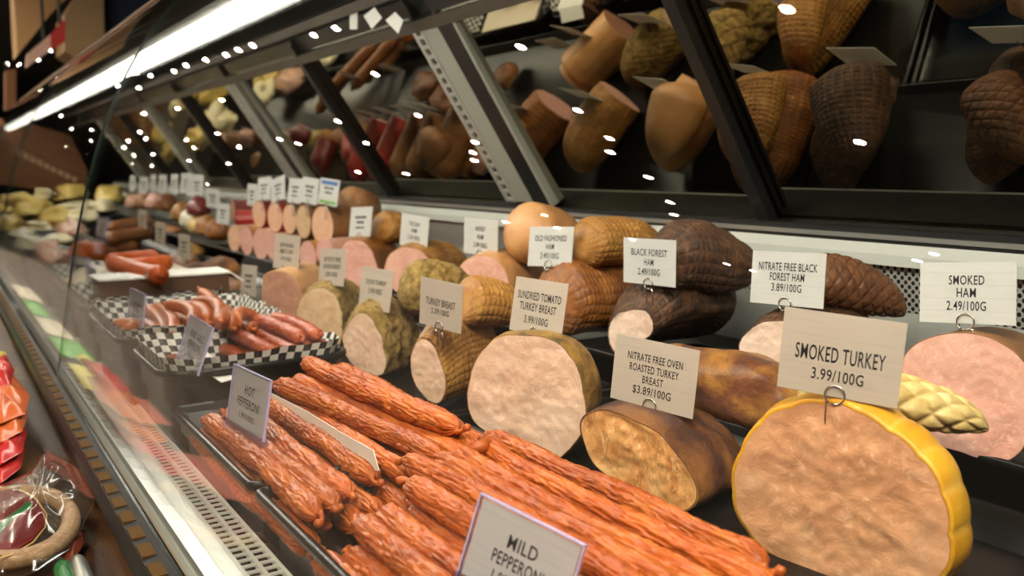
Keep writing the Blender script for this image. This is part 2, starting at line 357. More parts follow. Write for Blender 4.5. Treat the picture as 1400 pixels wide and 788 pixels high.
for y0, y1 in ((Y0, 1.938), (1.941, 3.9), (3.905, 5.6), (5.605, Y1)):
    part('front_glass', ['clear_glass', 'glass_edge'], case, sheet(y0, y1), True)
part('glass_rail', 'copper_trim', case, lambda b: b.tube([(.576, Y0, .474), (.576, Y1, .474)], .006, 10), True)
part('canopy', 'canopy_dark', case, lambda b: b.loft([[Vector((x, y, z)) for x, z in ((.575, .468), (.575, .484), (.95, .60), (1.10, .55), (.968, .33), (.935, .33), (.945, .43), (.82, .455))] for y in (Y0, Y1)]))
part('header_beam', 'bronze_metal', case, lambda b: (b.obox((.869, (Y0+Y1)/2, .380), (.006, 0, -.010), (0, (Y1-Y0)/2, 0), (.020, 0, .012))))
part('door_track', 'bronze_metal', case, lambda b: (b.obox((.931, (Y0+Y1)/2, .319), (.006, 0, -.011), (0, (Y1-Y0)/2, 0), (.022, 0, .014))))
# LED strip under the canopy
part('strip_housing', 'white_metal', case, lambda b: b.obox((.476, (Y0+Y1)/2, .292), (.038, 0, .017), (0, (Y1-Y0)/2-.03, 0), (-.005, 0, .010)))
part('strip_lens', 'strip_lens', case, lambda b: b.loft([[Vector((.471+.038*cos(a+.43), y, .282+.030*sin(a+.43))) for a in [pi+pi*k/8 for k in range(9)]] for y in (Y0+.06, Y1-.02)]), True)
yb_ = .3
while yb_ < Y1:
    part('strip_bracket', 'grey_metal', case, lambda b: b.obox((.53, yb_, .385), (.062, 0, .088), (0, .012, 0), (.004, 0, -.003))); yb_ += 1.35
# sill, bumper, grille, ledges
part('sill', 'white_metal', case, lambda b: b.loft([[Vector((x, y, z)) for x, z in ((.190, -.415), (.194, -.408), (.232, -.402), (.232, -.43), (.20, -.44))] for y in (Y0, Y1)]))
part('sill_front', 'peach_panel', case, lambda b: b.loft([[Vector((x, y, z)) for x, z in ((.189, -.414), (.199, -.44), (.215, -.52), (.225, -.52), (.206, -.43), (.195, -.412))] for y in (Y0, Y1)]))
part('glass_channel', 'steel', case, lambda b: b.box((.196, Y0, -.409), (.212, Y1, -.396)))
part('kick_panel', 'black_frame', case, lambda b: b.box((.205, Y0, -ZC), (.26, Y1, -.52)))
def grille(b):
    for x in (.234, .252, .270): b.box((x-.0020, Y0, -.408), (x+.0020, Y1, -.401))
    y = .3
    while y < 3.2: b.box((.234, y-.0016, -.4045), (.270, y+.0016, -.4020)); y += .0155
part('air_grille', 'white_metal', case, grille)
part('tank', 'matte_black', case, lambda b: b.loft([[Vector((x, y, z)) for x, z in ((.206, -.432), (.206, -1.0), (1.20, -1.0), (1.20, -.33), (1.17, -.33), (.90, -.40), (.56, -.415), (.30, -.46), (.25, -.46))] for y in (Y0, Y1)]))
part('back_panel', 'panel_steel', case, lambda b: b.loft([[Vector((x, y, z)) for x, z in ((1.138, -.42), (1.160, -.2045), (1.172, -.2045), (1.172, -.42))] for y in (Y0, Y1)]))
def vent_mat():
    m = mat('vent_steel', (.5, .5, .47), .35, .6); g = G(m)
    tc = g.add('ShaderNodeTexCoord'); mp = g.add('ShaderNodeMapping'); mp.inputs['Rotation'].default_value = (0, 0, pi/4); mp.inputs['Scale'].default_value = (125, 125, 1)
    g.l(tc.outputs['UV'], mp.inputs[0]); v = g.add('ShaderNodeTexVoronoi'); v.voronoi_dimensions = '2D'; v.inputs['Scale'].default_value = 1; v.inputs['Randomness'].default_value = 0
    g.l(mp.outputs[0], v.inputs['Vector']); lt_ = g.add('ShaderNodeMath', operation='LESS_THAN'); lt_.inputs[1].default_value = .36; g.l(v.outputs['Distance'], lt_.inputs[0])
    g.base(g.mix(lt_.outputs[0], (.55, .55, .50), (.006, .006, .006)))
    iv = g.add('ShaderNodeMath', operation='SUBTRACT'); iv.inputs[0].default_value = .6; g.l(lt_.outputs[0], iv.inputs[1]); g.l(iv.outputs[0], g.b.inputs['Metallic'])
vent_mat()
def vent(b):
    b.add([(1.1594, Y0, -0.2057), (1.1594, Y1, -0.2057), (1.1528, Y1, -0.1364), (1.1528, Y0, -0.1364), (1.1704, Y0, -0.2057), (1.1704, Y1, -0.2057), (1.1638, Y1, -0.1364), (1.1638, Y0, -0.1364)],
          [(0, 1, 2, 3), (4, 7, 6, 5), (0, 3, 7, 4), (1, 5, 6, 2)])
    b.uv = [(Y0, 0), (Y1, 0), (Y1, .063), (Y0, .063), (Y0, 0), (Y1, 0), (Y1, .063), (Y0, .063)]
part('air_vent', 'vent_steel', case, vent)
part('rear_ledge', 'ledge_paint', case, lambda b: b.loft([[Vector((x, y, z)) for x, z in ((1.140, -.139), (1.140, -.1235), (1.152, -.1085), (1.22, -.1085), (1.22, -.139))] for y in (Y0, Y1)]))
# rear doors, leaning over the food
KR = 1.10
TL = R(33.5); DV = Vector((-sin(TL), 0, cos(TL))); DN = Vector((-cos(TL), 0, -sin(TL))); DB = Vector((1.058, 0, -.062))*KR; DLEN = .415*KR
def dpt(s, y, n=0.): return DB+DV*s+DN*n+Vector((0, y, 0))
def dbox(b, s0, s1, y0, y1, n0, n1, mi=0): b.obox((dpt((s0+s1)/2, (y0+y1)/2, (n0+n1)/2)), DV*(s1-s0)/2, (0, (y1-y0)/2, 0), DN*(n1-n0)/2, mi)
part('rear_sill', 'black_frame', case, lambda b: (b.box((1.152, Y0, -.1085), (1.21, Y1, -.096)), b.box((1.160, Y0, -.096), (1.20, Y1, -.088))), )
part('rear_sill_lip', 'steel', case, lambda b: b.box((1.149, Y0, -.103), (1.152, Y1, -.096)))
posts = [(.25+1.35*k)*KR for k in range(5)]
for y0 in posts:
    def strip(b, y0=y0):
        for a, c in ((y0-.012, y0-.002), (y0+.018, y0+.032)): dbox(b, -.01, DLEN, a, c, .0, .006)
        s_ = -.01
        while s_ < DLEN: dbox(b, s_, s_+.009, y0-.002, y0+.018, .0, .006); s_ += .024
        dbox(b, -.01, DLEN, y0-.002, y0+.018, -.012, -.008, 1)
    part('shelf_standard', ['aluminium', 'black_frame'], case, strip)
    part('post', 'post_paint', case, lambda b: dbox(b, -.01, DLEN, y0-.080, y0-.012, -.03, .004))
TG = R(34.5); GV = Vector((-sin(TG), 0, cos(TG))); GN = Vector((-cos(TG), 0, -sin(TG))); GB = DB+DN*-.022+DV*-.03
def gbox(b, s0, s1, y0, y1, n0, n1, mi=0):
    c = GB+GV*(s0+s1)/2+GN*(n0+n1)/2+Vector((0, (y0+y1)/2, 0)); b.obox(c, GV*(s1-s0)/2, (0, (y1-y0)/2, 0), GN*(n1-n0)/2, mi)
for k, y0 in enumerate(posts):
    ya, yb = y0-1.35*KR+.034, y0-.080       # opening between two posts
    ym = y0-.68*KR
    for a, c, off in ((ya, ym+.009, -.012), (ym-.009, yb, 0.)):
        d = part('sliding_door', 'black_frame', case, lambda b: (gbox(b, -.055, -.012, a, c, off, off+.012), gbox(b, .50, .54, a, c, off, off+.012),
            gbox(b, -.015, .50, a, a+.014, off, off+.014), gbox(b, -.015, .50, c-.014, c, off, off+.014)))
        part('mirror_pane', 'mirror_glass', d, lambda b: gbox(b, -.02, .505, a+.011, c-.011, off+.002, off+.006))
    part('door_jamb', 'black_frame', case, lambda b: dbox(b, -.03, DLEN, yb-.058, yb+.004, -.03, .003))
    part('jamb_trim', 'post_paint', case, lambda b: dbox(b, -.02, DLEN, yb-.070, yb-.058, -.02, .002))
    part('door_divider', 'black_frame', case, lambda b: gbox(b, -.05, .53, ym-.013, ym+.013, .013, .020))

# slotted bumper on the customer side and the merchandiser shelf under it
bump = thing('bumper_rail', 'black slotted plastic bumper rail with amber slots along the front of the case', 'bumper rail', (.16, 1.5, -.415))
def rail(b):
    b.loft([[Vector((x, y, z)) for x, z in ((.150, -.412), (.154, -.402), (.176, -.400), (.182, -.410), (.182, -.43), (.150, -.43))] for y in (Y0, Y1)])
part('rail', 'black_rubber', bump, rail)
y_ = .5
while y_ < 3.4:
    part('slot', 'amber_plastic', bump, lambda b: b.box((.155, y_, -.4035), (.169, y_+.034, -.3995))); y_ += .054
part('fixing', 'black_rubber', bump, lambda b: b.box((.178, Y0, -.52), (.212, Y1, -.42)))
sh = thing('merchandiser_shelf', 'glossy brown shelf for packaged sausages below the bumper rail', 'shelf', (-.05, 1.5, -.50))
part('shelf_board', 'shelf_brown', sh, lambda b: b.loft([[Vector((x, y, z)) for x, z in ((.178, -.470), (.178, -.485), (-.35, -.525), (-.35, -.51))] for y in (Y0, Y1)]))
part('shelf_base', 'black_frame', sh, lambda b: b.box((-.30, Y0, -ZC), (.19, Y1, -.53)))
# dim racking behind the doors
rk = thing('storage_rack', 'pale metal storage rack with trays dimly seen behind the mirrored rear door', 'rack', (2.3, 1.0, -ZC))
def rk_post(x, y): return lambda b: b.box((x-.015, y-.015, -ZC), (x+.015, y+.015, .50))
for x, y in ((2.0, .96), (2.0, 1.32), (2.4, .96), (2.4, 1.32)): part('upright', 'aluminium', rk, rk_post(x, y))
for z in (-.9, -.5, -.30, -.12, .06, .24, .47): part('rack_shelf', 'aluminium', rk, lambda b: b.box((2.0, .96, z), (2.4, 1.32, z+.018)))
mb = MB((2.15, 1.1, .26)); mb.loft([rrect(2.05, 2.3, 1.0, 1.24, .03, z) for z in (.26, .27, .39, .40)])
mb.build('blue_tub', 'blue_tub', None, label='blue tub on the rack seen dimly behind the right mirrored door', cat='tub')
bl = bpy.data.lights.new('rack_fill_light', 'AREA'); bl.size = .8; bl.energy = 16; bl.color = (1, .95, .85)  # unseen lamp added so the rack shows through the door panes
blo = bpy.data.objects.new('rack_fill_light', bl); COL.objects.link(blo); blo.location = (1.75, 1.6, ZC+1.7); blo.rotation_euler = (Vector((2.2, 1.1, ZC))-blo.location).to_track_quat('-Z', 'Y').to_euler()

for lb, pts in (('small white tag hung under the door header, nearest the post', ((527, 28), (540, 16), (551, 28), (544, 46))), ('small white diamond tag under the door header, middle of three', ((497, 22), (512, 10), (522, 24), (508, 40))), ('narrow white tag under the door header, farthest from the post', ((478, 12), (489, 8), (488, 40), (478, 40)))):
    q = [Px(u, v, .868) for u, v in pts]; mb = MB(q[0]); mb.prism(q, (.0012, .0004, 0)); mb.build('header_tag', 'paper_white', None, label=lb, cat='tag', group='tags under the door header')
# ------------------------------------------------------------ trays
def tray(label, x0, x1, y0, y1, zr, zf, zb, group=None, r=.014):
    mb = MB(((x0+x1)/2, (y0+y1)/2, zb))
    def rr(i, z): return rrect(x0+i, x1-i, y0+i, y1-i, max(.004, r-i), z)
    mb.loft([rr(.028, zb), rr(.022, zb+.004), rr(.018, zr-.012), rr(.004, zr-.011), rr(.0, zr-.008), rr(0, zr-.002), rr(.003, zr), rr(.007, zr), rr(.010, zr-.003), rr(.012, zf+.006), rr(.019, zf)])
    return mb.build('food_tray', 'tray_plastic', None, True, label=label, cat='tray', group=group)
tray('black tray of orange-red pepperoni sticks behind the MILD PEPPERONI card', .256, .548, -.05, .882, -.330, -.372, -.45, 'black trays in the front row')
tray('black tray of wrinkled pepperoni sticks behind the HOT PEPPERONI card', .256, .548, .892, 1.262, -.330, -.372, -.45, 'black trays in the front row')
tray('long black tray under the smoked turkey, oven roasted and sundried tomato turkey', .556, .862, -.10, 1.006, -.330, -.366, -.41, 'black trays under the turkeys')
tray('long black tray under the netted turkey breast and the herb crusted turkeys', .556, .862, 1.014, 2.02, -.330, -.366, -.41, 'black trays under the turkeys')
tray('long black tray under the brown roasts beyond the pink meat loaf', .556, .862, 2.03, 3.4, -.330, -.366, -.41, 'black trays under the turkeys')
tray('long black tray under the farthest smoked meats', .556, .862, 3.41, 5.2, -.330, -.366, -.41, 'black trays under the turkeys')
tray('black raised tray under the black forest and smoked hams', .872, 1.132, -.10, 1.14, -.288, -.297, -.37, 'black raised trays along the back')
tray('black raised tray under the old fashioned and honey hams', .872, 1.132, 1.15, 2.10, -.288, -.297, -.37, 'black raised trays along the back')
tray('black raised tray under the rows of pink bologna logs', .872, 1.132, 2.11, 3.4, -.288, -.297, -.37, 'black raised trays along the back')
tray('black raised tray under the farthest row of logs', .872, 1.132, 3.41, 5.6, -.288, -.297, -.37, 'black raised trays along the back')
tray('dark pan lined with paper holding the honey garlic pepperoni', .250, .545, 1.275, 1.530, -.288, -.345, -.45, 'paper lined pans', .05)
tray('dark pan lined with checkered paper holding curved sausage links', .240, .545, 1.545, 1.93, -.284, -.345, -.45, 'paper lined pans', .05)
tray('dark pan with a brown paper covered board, beside the curved sausage links', .240, .545, 1.945, 2.25, -.284, -.345, -.45, 'paper lined pans', .05)
tray('dark pan under the large red smoked sausages', .240, .545, 2.265, 2.80, -.284, -.345, -.45, 'paper lined pans', .05)
tray('dark pan of orange wedges in front of the brown sausage logs', .240, .545, 2.82, 3.5, -.284, -.345, -.45, 'paper lined pans', .05)
tray('dark pan holding the cream coloured salads beyond the glass seam', .240, .545, 3.52, 4.6, -.284, -.345, -.45, 'paper lined pans', .05)

# ------------------------------------------------------------ hams, turkeys and logs
def resample(sec, N):
    """closed outline (s,t) -> N points at equal angles about its centre, smoothed"""
    cs = sum(p[0] for p in sec)/len(sec); ct = sum(p[1] for p in sec)/len(sec)
    pol = [(p[0]-cs, p[1]-ct) for p in sec]; out = []
    for k in range(N):
        a = 2*pi*k/N; dx, dy = cos(a), sin(a); best = 0
        for i in range(len(pol)):
            x1, y1 = pol[i]; x2, y2 = pol[(i+1) % len(pol)]
            den = dx*(y2-y1)-dy*(x2-x1)
            if abs(den) < 1e-12: continue
            r = (x1*(y2-y1)-y1*(x2-x1))/den; u = (x1*dy-y1*dx)/den
            if -1e-6 <= u <= 1+1e-6 and r > best: best = r
        out.append(best)
    w = max(1, N//50)
    for _ in range(2): out = [sum(out[(k+j) % N] for j in range(-w, w+1))/(2*w+1) for k in range(N)]
    return (cs, ct), out
def ham(name, label, cat, px, base, az, L, rind, flesh, el=0., grow=1., growlen=.03, tail=.5, tailmin=0., drop=.55, net=None, lump=.0015, lumpf=16.,
        group=None, seed=0, N=120, K=48, rim=.97, faceamp=.0015, ell=None, roll=0., xplane=None, facename='cut_face', front=0.):
    """a log with a cut end. px: outline pixels of the cut face; base: (u, v, z) a pixel resting at height z (or xplane)
       az: heading of the log's axis, degrees from the counter's length towards the back"""
    A = Vector((sin(R(az))*cos(R(el)), cos(R(az))*cos(R(el)), sin(R(el))))
    RT = Vector((cos(R(az)), -sin(R(az)), 0)); UP = RT.cross(A)
    P0 = Px(base[0], base[1], xplane) if xplane is not None else Pz(*base)
    if ell:      # (half width, half height) in metres around a centre pixel
        C = P0; sec = [(ell[0]*cos(2*pi*k/64+roll), ell[1]*sin(2*pi*k/64+roll)) if not roll else
            (ell[0]*cos(2*pi*k/64)*cos(roll)-ell[1]*sin(2*pi*k/64)*sin(roll), ell[0]*cos(2*pi*k/64)*sin(roll)+ell[1]*sin(2*pi*k/64)*cos(roll)) for k in range(64)]
    else:
        sec = []
        for u, v in px:
            d = ray(u, v); q = d*(P0.dot(A)/d.dot(A)); sec.append(((q-P0).dot(RT), (q-P0).dot(UP)))
        C = P0
    (cs, ct), rad = resample(sec, N)
    C = C+RT*cs+UP*ct
    tmin = min(rad[k]*sin(2*pi*k/N) for k in range(N)); Rm = sum(rad)/N
    org = C+UP*tmin+A*L*.5
    t = thing(name, label, cat, org, group)
    rows = []; nets = []; so = seed*13.7
    e = L*tail
    ss = ([front*x for x in (0, .01, .03, .07, .13, .2, .3)] if front else [0, .0015])+[L*k/K for k in range(1, K) if L*k/K > front*.35]
    ss = [a for a in ss if a < L*.985]+[L*x for x in (.985, .992, .997, 1.)]
    for a in ss:
        s = 1+(grow-1)*sin(min(1, a/growlen)*pi/2)
        if front and a < front: s *= max(.04, sqrt(max(0, 1-(1-a/front)**2)))
        if a > L-e: s *= max(tailmin, sqrt(max(0, 1-((a-(L-e))/e)**2)))
        off = (s-1)*-tmin*(1. if s > 1 else drop)
        row = []; nr = []
        for k in range(N):
            th = 2*pi*k/N; r = rad[k]*s; p = C+A*a+RT*(r*cos(th))+UP*(r*sin(th)+off)
            h = lump*NZ.noise(p*lumpf+Vector((so, so, 0)))*1.6+lump*.5*NZ.noise(p*lumpf*3.1+Vector((0, so, 0)))
            nv = 0.
            if net:
                pitch, nn, amp, kind = net
                wob = .12*NZ.noise(p*25+Vector((so, 1, 2)))
                if kind == 'grid': c1 = abs(sin(pi*(a/pitch+wob+.25*sin(th*1.5+so)))); c2 = abs(sin(nn*th/2+wob*4+a*12))
                elif kind == 'ring': c1 = abs(sin(pi*(a/pitch+wob+.1*sin(th*2)))); c2 = .75+.25*abs(sin(nn*th/2+wob*3))
                elif kind == 'lobe': c1 = 1.; c2 = abs(sin(nn*th/2+wob))
                else: c1 = abs(sin(pi*(a/pitch+nn*th/(2*pi)+wob))); c2 = abs(sin(pi*(a/pitch-nn*th/(2*pi)+wob)))
                q = min(c1, c2 if kind != 'ring' else 1)**.45*(1 if kind != 'ring' else c2); fade = min(1., s*1.2)
                h += amp*(q-.75)*fade; nv = max(0., 1-q*1.45)*(.7+.6*NZ.noise(p*30))
            if a == 0 and net and net[3] != 'lobe': h *= .5
            dr = RT*cos(th)+UP*sin(th)
            if s < .05: h *= s/.05
            q_ = p+dr*h
            row.append(q_); nr.append(nv)
        rows.append(row); nets.append(nr)
    mb = MB(org); c0 = C+A*0
    if front:
        mb.loft(rows, cap0=True, cap1=True); mb.net = [x for r in nets for x in r]
        mb.build('rind', rind, t, True); return t
    lip = [[c0+(p-c0)*rim+A*.0002 for p in rows[0]]]
    mb.loft(lip+rows, cap0=False, cap1=True); mb.net = [0.]*N+[x for r in nets for x in r]
    mb.build('rind', rind, t, True)
    mb2 = MB(org); rings = []
    for f in [1.]+[1-.04*i for i in range(1, 25)]:
        f = max(f, .02); ring = []
        for p in rows[0]:
            q = c0+(p-c0)*(rim*f); dd = faceamp*(NZ.noise(q*38+Vector((so, 3, 1)))+.5*NZ.noise(q*110+Vector((1, so, 1))))*min(1, (1-f)*8)
            ring.append(q-A*(dd+.0005))
        rings.append(ring)
    mb2.loft(rings, cap0=False, cap1=True); mb2.build(facename, flesh, t, True)
    return t

TK = 'turkeys and hams in the front row'; HM = 'hams in the back row'
ham('smoked_turkey', 'largest round turkey log with yellow rind and peach cut face, under the SMOKED TURKEY card', 'turkey',
    [(1108,547), (1141,547), (1170,558), (1199,575), (1236,597), (1265,624), (1287,657), (1301,697), (1306,741), (1301,785), (1275,806), (1235,814), (1190,812), (1150,803), (1115,788), (1075,772), (1046,756), (1020,730), (1002,690), (998,646), (1015,606), (1049,560)],
    (1210, 813, -.364), 82, .085, 'yellow_rind', 'turkey_flesh', grow=1.03, growlen=.02, tail=.75, tailmin=.5, drop=.25, net=(.03, 17, .0026, 'lobe'), lump=.001, rim=.965, seed=1, faceamp=.0022, N=160, group=TK)
ham('oven_roasted_turkey', 'irregular browned turkey breast with golden cut face under the NITRATE FREE OVEN ROASTED card', 'turkey',
    [(815,560), (801,568), (794,586), (801,614), (815,639), (844,664), (876,685), (915,703), (943,706), (960,697), (963,678), (951,650), (933,625), (915,609), (904,593), (883,578), (851,564)],
    (945, 706, -.364), 72, .17, 'roast_skin', 'roast_flesh', grow=1.04, growlen=.05, tail=.6, drop=.3, lump=.005, lumpf=13, rim=.97, seed=2, faceamp=.003, N=140, group=TK)
ham('sundried_tomato_turkey', 'mustard rind turkey breast with wide pale cut face, under the SUNDRIED TOMATO TURKEY BREAST card', 'turkey',
    [(637,545), (640,520), (652,490), (672,466), (700,456), (735,458), (765,470), (788,495), (800,525), (803,560), (797,590), (783,618), (762,630), (738,625), (700,608), (665,588), (645,570)],
    (765, 630, -.364), 60, .13, 'mustard_rind', 'pale_turkey_flesh', grow=1.02, growlen=.02, tail=.85, drop=.5, lump=.003, lumpf=22, rim=.985, seed=3, faceamp=.002, N=140, group=TK)
ham('netted_turkey_breast', 'golden netted turkey breast with small pale cut face, under the TURKEY BREAST card', 'turkey',
    [(572,464), (582,463), (595,474), (603,497), (609,517), (609,538), (600,554), (585,548), (570,530), (562,510), (562,487)],
    (604, 554, -.364), 62, .21, 'golden_net_rind', 'pale_turkey_flesh', grow=1.40, growlen=.085, tail=.5, drop=.5, net=(.0115, 26, .0034, 'grid'), seed=4, rim=.98, N=230, K=150, group=TK)
ham('dijon_turkey', 'mustard-crusted turkey with torn pale cut face, under the DIJON TURKEY card', 'turkey',
    [(478,436), (494,428), (509,436), (521,461), (529,497), (524,515), (504,512), (486,505), (473,487), (468,461)],
    (524, 516, -.364), 52, .19, 'herb_crust_rind', 'pale_turkey_flesh', grow=1.18, growlen=.03, tail=.6, drop=.5, lump=.005, lumpf=34, seed=5, rim=.98, net=(.034, 6, .004, 'diag'), N=180, K=90, group=TK)
ham('herb_turkey', 'herb turkey with oval tan cut face and netted rind, beside the pink meat loaf', 'turkey',
    [(403,440), (410,410), (425,394), (445,393), (460,405), (468,430), (468,460), (462,478), (430,472), (410,462)],
    (462, 479, -.364), 45, .20, 'herb_crust_rind', 'tan_flesh', grow=1.08, growlen=.03, tail=.6, drop=.5, net=(.022, 16, .004, 'diag'), lump=.002, seed=6, rim=.98, group=TK)
# pieces stacked on the front row
ham('roasted_turkey_piece', 'long roasted turkey piece on top, left of the SMOKED TURKEY card', 'turkey',
    None, (880, 500, 0), 144, .26, 'roast_skin_golden', 'roast_flesh', ell=(.043, .040), xplane=.725, el=-9, front=.05, grow=1.05, growlen=.06, tail=.5, drop=.1, lump=.007, lumpf=12, seed=7, rim=.9, group=TK)
ham('yellow_netted_heel', 'pale yellow netted turkey heel with pointed end, lying behind the SMOKED TURKEY card', 'turkey',
    None, (1090, 533, 0), 140, .175, 'pale_net_rind', 'turkey_flesh', ell=(.034, .024), xplane=.71, el=-3, front=.02, grow=1.12, growlen=.10, tail=.65, drop=.75, net=(.030, 7, .007, 'diag'), lump=.001, seed=8, N=150, K=80, group=TK)
ham('golden_netted_heel', 'golden netted turkey heel lying on the netted breast, between TURKEY BREAST and SUNDRIED TOMATO cards', 'turkey',
    None, (630, 412, 0), 95, .13, 'golden_net_rind', 'pale_turkey_flesh', ell=(.050, .040), xplane=.70, el=-5, front=.02, grow=1.02, tail=.8, drop=.8, net=(.0095, 18, .0034, 'grid'), seed=9, N=200, K=120, group=TK)
ham('crusted_turkey_heel', 'herb-crusted diamond-netted turkey heel resting on the dijon turkey', 'turkey',
    None, (545, 396, 0), 100, .15, 'herb_crust_rind', 'tan_flesh', ell=(.052, .046), xplane=.695, el=0, front=.04, grow=1.08, growlen=.05, tail=.6, drop=.4, net=(.030, 7, .005, 'diag'), lump=.003, lumpf=40, seed=10, N=200, K=110, group=TK)
# back row
ham('smoked_ham', 'wide pink smoked ham slice face with thin brown edge, under the SMOKED HAM card', 'ham',
    [(1232,490), (1252,470), (1285,458), (1320,454), (1355,461), (1388,480), (1412,510), (1420,545), (1415,585), (1398,618), (1375,633), (1340,629), (1320,620), (1290,612), (1255,600), (1235,560), (1228,520)],
    (1372, 634, 0), 82, .14, 'brown_rind', 'ham_flesh', grow=1.0, tail=.6, tailmin=.3, lump=.001, rim=.985, xplane=0.876, seed=11, N=140, group=HM)
ham('nitrate_free_black_forest_ham', 'dark rind ham with pale cut face partly hidden by the SMOKED TURKEY card', 'ham',
    [(1008,478), (1013,462), (1027,448), (1044,440), (1072,437), (1095,448), (1105,475), (1098,500), (1080,512), (1050,512), (1022,502)],
    (1085, 513, 0), 84, .21, 'dark_smoked_rind', 'pale_ham_flesh', grow=1.16, growlen=.03, tail=.5, drop=.5, net=(.0085, 26, .003, 'grid'), lump=.003, xplane=0.88, seed=12, N=220, K=130, group=HM)
ham('dark_netted_ham_heel', 'brown netted pointed ham heel lying behind the NITRATE FREE BLACK FOREST HAM card', 'ham',
    None, (1090, 383, 0), 122, .15, 'brown_net_rind', 'pale_ham_flesh', ell=(.040, .034), xplane=.945, el=-8, front=.03, grow=1.12, growlen=.05, tail=.75, drop=.8, net=(.016, 9, .003, 'diag'), seed=13, N=220, K=130, group=HM)
ham('black_forest_ham', 'blackened netted ham with pale round cut face, under the BLACK FOREST HAM card', 'ham',
    [(832,452), (836,438), (846,427), (865,421), (885,423), (896,438), (895,455), (880,467), (862,477), (842,484), (834,470)],
    (850, 483, 0), 82, .22, 'dark_smoked_rind', 'pale_ham_flesh', grow=1.6, growlen=.05, tail=.4, drop=.3, net=(.0085, 26, .0035, 'grid'), lump=.004, xplane=0.88, seed=14, rim=.97, N=230, K=150, group=HM)
ham('black_forest_ham_half', 'domed blackened netted ham half on top, beside the BLACK FOREST HAM card', 'ham',
    None, (890, 354, 0), 106, .185, 'dark_smoked_rind', 'pale_ham_flesh', ell=(.064, .052), xplane=.905, el=-3, front=.05, grow=1.08, growlen=.03, tail=.7, drop=.5, net=(.0085, 24, .0034, 'grid'), lump=.004, seed=15, N=230, K=150, group=HM)
ham('old_fashioned_ham', 'large golden brown netted ham behind the SUNDRIED TOMATO card, under the OLD FASHIONED HAM card', 'ham',
    None, (745, 417, 0), 88, .25, 'orange_net_rind', 'ham_flesh', ell=(.066, .055), xplane=.855, el=0, front=.05, grow=1.15, growlen=.04, tail=.5, drop=.4, net=(.0085, 26, .0032, 'grid'), lump=.003, seed=16, N=230, K=150, group=HM)
ham('old_fashioned_ham_half', 'golden netted ham half on top, right beside the OLD FASHIONED HAM card', 'ham',
    None, (790, 334, 0), 96, .17, 'golden_net_rind', 'ham_flesh', ell=(.058, .040), xplane=.91, el=0, front=.03, grow=1.06, growlen=.03, tail=.6, tailmin=.0, drop=.35, net=(.009, 30, .0042, 'grid'), lump=.003, seed=17, N=220, K=120, group=HM)
ham('honey_ham', 'smooth ham with broad pink cut face, under the HONEY HAM card', 'ham',
    [(620,388), (625,370), (637,355), (655,348), (675,352), (690,368), (696,390), (694,412), (685,432), (660,434), (635,425), (622,408)],
    (685, 434, 0), 66, .20, 'peach_rind', 'ham_flesh', grow=1.04, growlen=.03, tail=.5, drop=.5, lump=.002, xplane=0.88, seed=18, group=HM)
ham('honey_ham_dome', 'smooth peach coloured domed ham on top, between the HONEY HAM and OLD FASHIONED cards', 'ham',
    None, (703, 322, 0), 80, .17, 'peach_rind', 'ham_flesh', ell=(.062, .056), xplane=.90, el=0, front=.05, grow=1.05, growlen=.03, tail=.8, drop=.3, net=(.010, 22, .0012, 'diag'), lump=.001, seed=19, group=HM)
ham('tuscany_ham', 'netted golden ham with pink cut face, under the TUSCANY HAM card', 'ham',
    [(524,368), (531,348), (551,336), (575,341), (590,358), (594,380), (590,402), (570,408), (545,402), (528,388)],
    (582, 409, 0), 58, .22, 'golden_net_rind', 'ham_flesh', grow=1.04, growlen=.03, tail=.45, drop=.45, net=(.010, 22, .0026, 'grid'), xplane=0.88, seed=20, N=200, K=120, group=HM)
ham('canadian_style_ham', 'golden ringed ham with pink cut face behind the DIJON TURKEY card', 'ham',
    [(462,345), (474,327), (495,328), (510,343), (518,368), (514,395), (492,404), (468,400), (460,375)],
    (505, 404, 0), 48, .22, 'orange_net_rind', 'pink_log_flesh', grow=1.02, growlen=.03, tail=.45, drop=.4, net=(.015, 16, .002, 'ring'), xplane=0.88, seed=21, N=140, K=70, group=HM)
ham('netted_ham_heel', 'small golden netted ham heel on top, left of the TUSCANY HAM card', 'ham',
    None, (512, 313, 0), 88, .14, 'golden_net_rind', 'ham_flesh', ell=(.052, .040), xplane=.93, el=0, front=.03, grow=1.05, growlen=.03, tail=.75, drop=.3, net=(.02, 8, .003, 'diag'), seed=22, N=140, K=70, group=HM)
ham('brown_dome_ham', 'brown smoked dome behind the card with a blue header', 'ham',
    None, (468, 281, 0), 70, .14, 'brown_rind', 'bologna_flesh', ell=(.066, .055), xplane=.98, el=0, front=.05, grow=1.0, tail=.9, drop=.3, lump=.002, seed=23, group=HM)
# pink meat loaf: a half-round block
loaf = ham('meat_loaf', 'pink-brown meat loaf block with lighter top below the BAVARIAN MEAT LOAF card', 'meat loaf',
    [(358,432), (359,376), (375,369), (390,371), (402,378), (412,395), (415,412), (412,440), (402,458), (380,455)],
    (400, 458, -.364), 40, .20, 'peach_rind', 'loaf_flesh', grow=1.0, tail=.15, tailmin=.85, lump=.001, seed=24, group=TK)
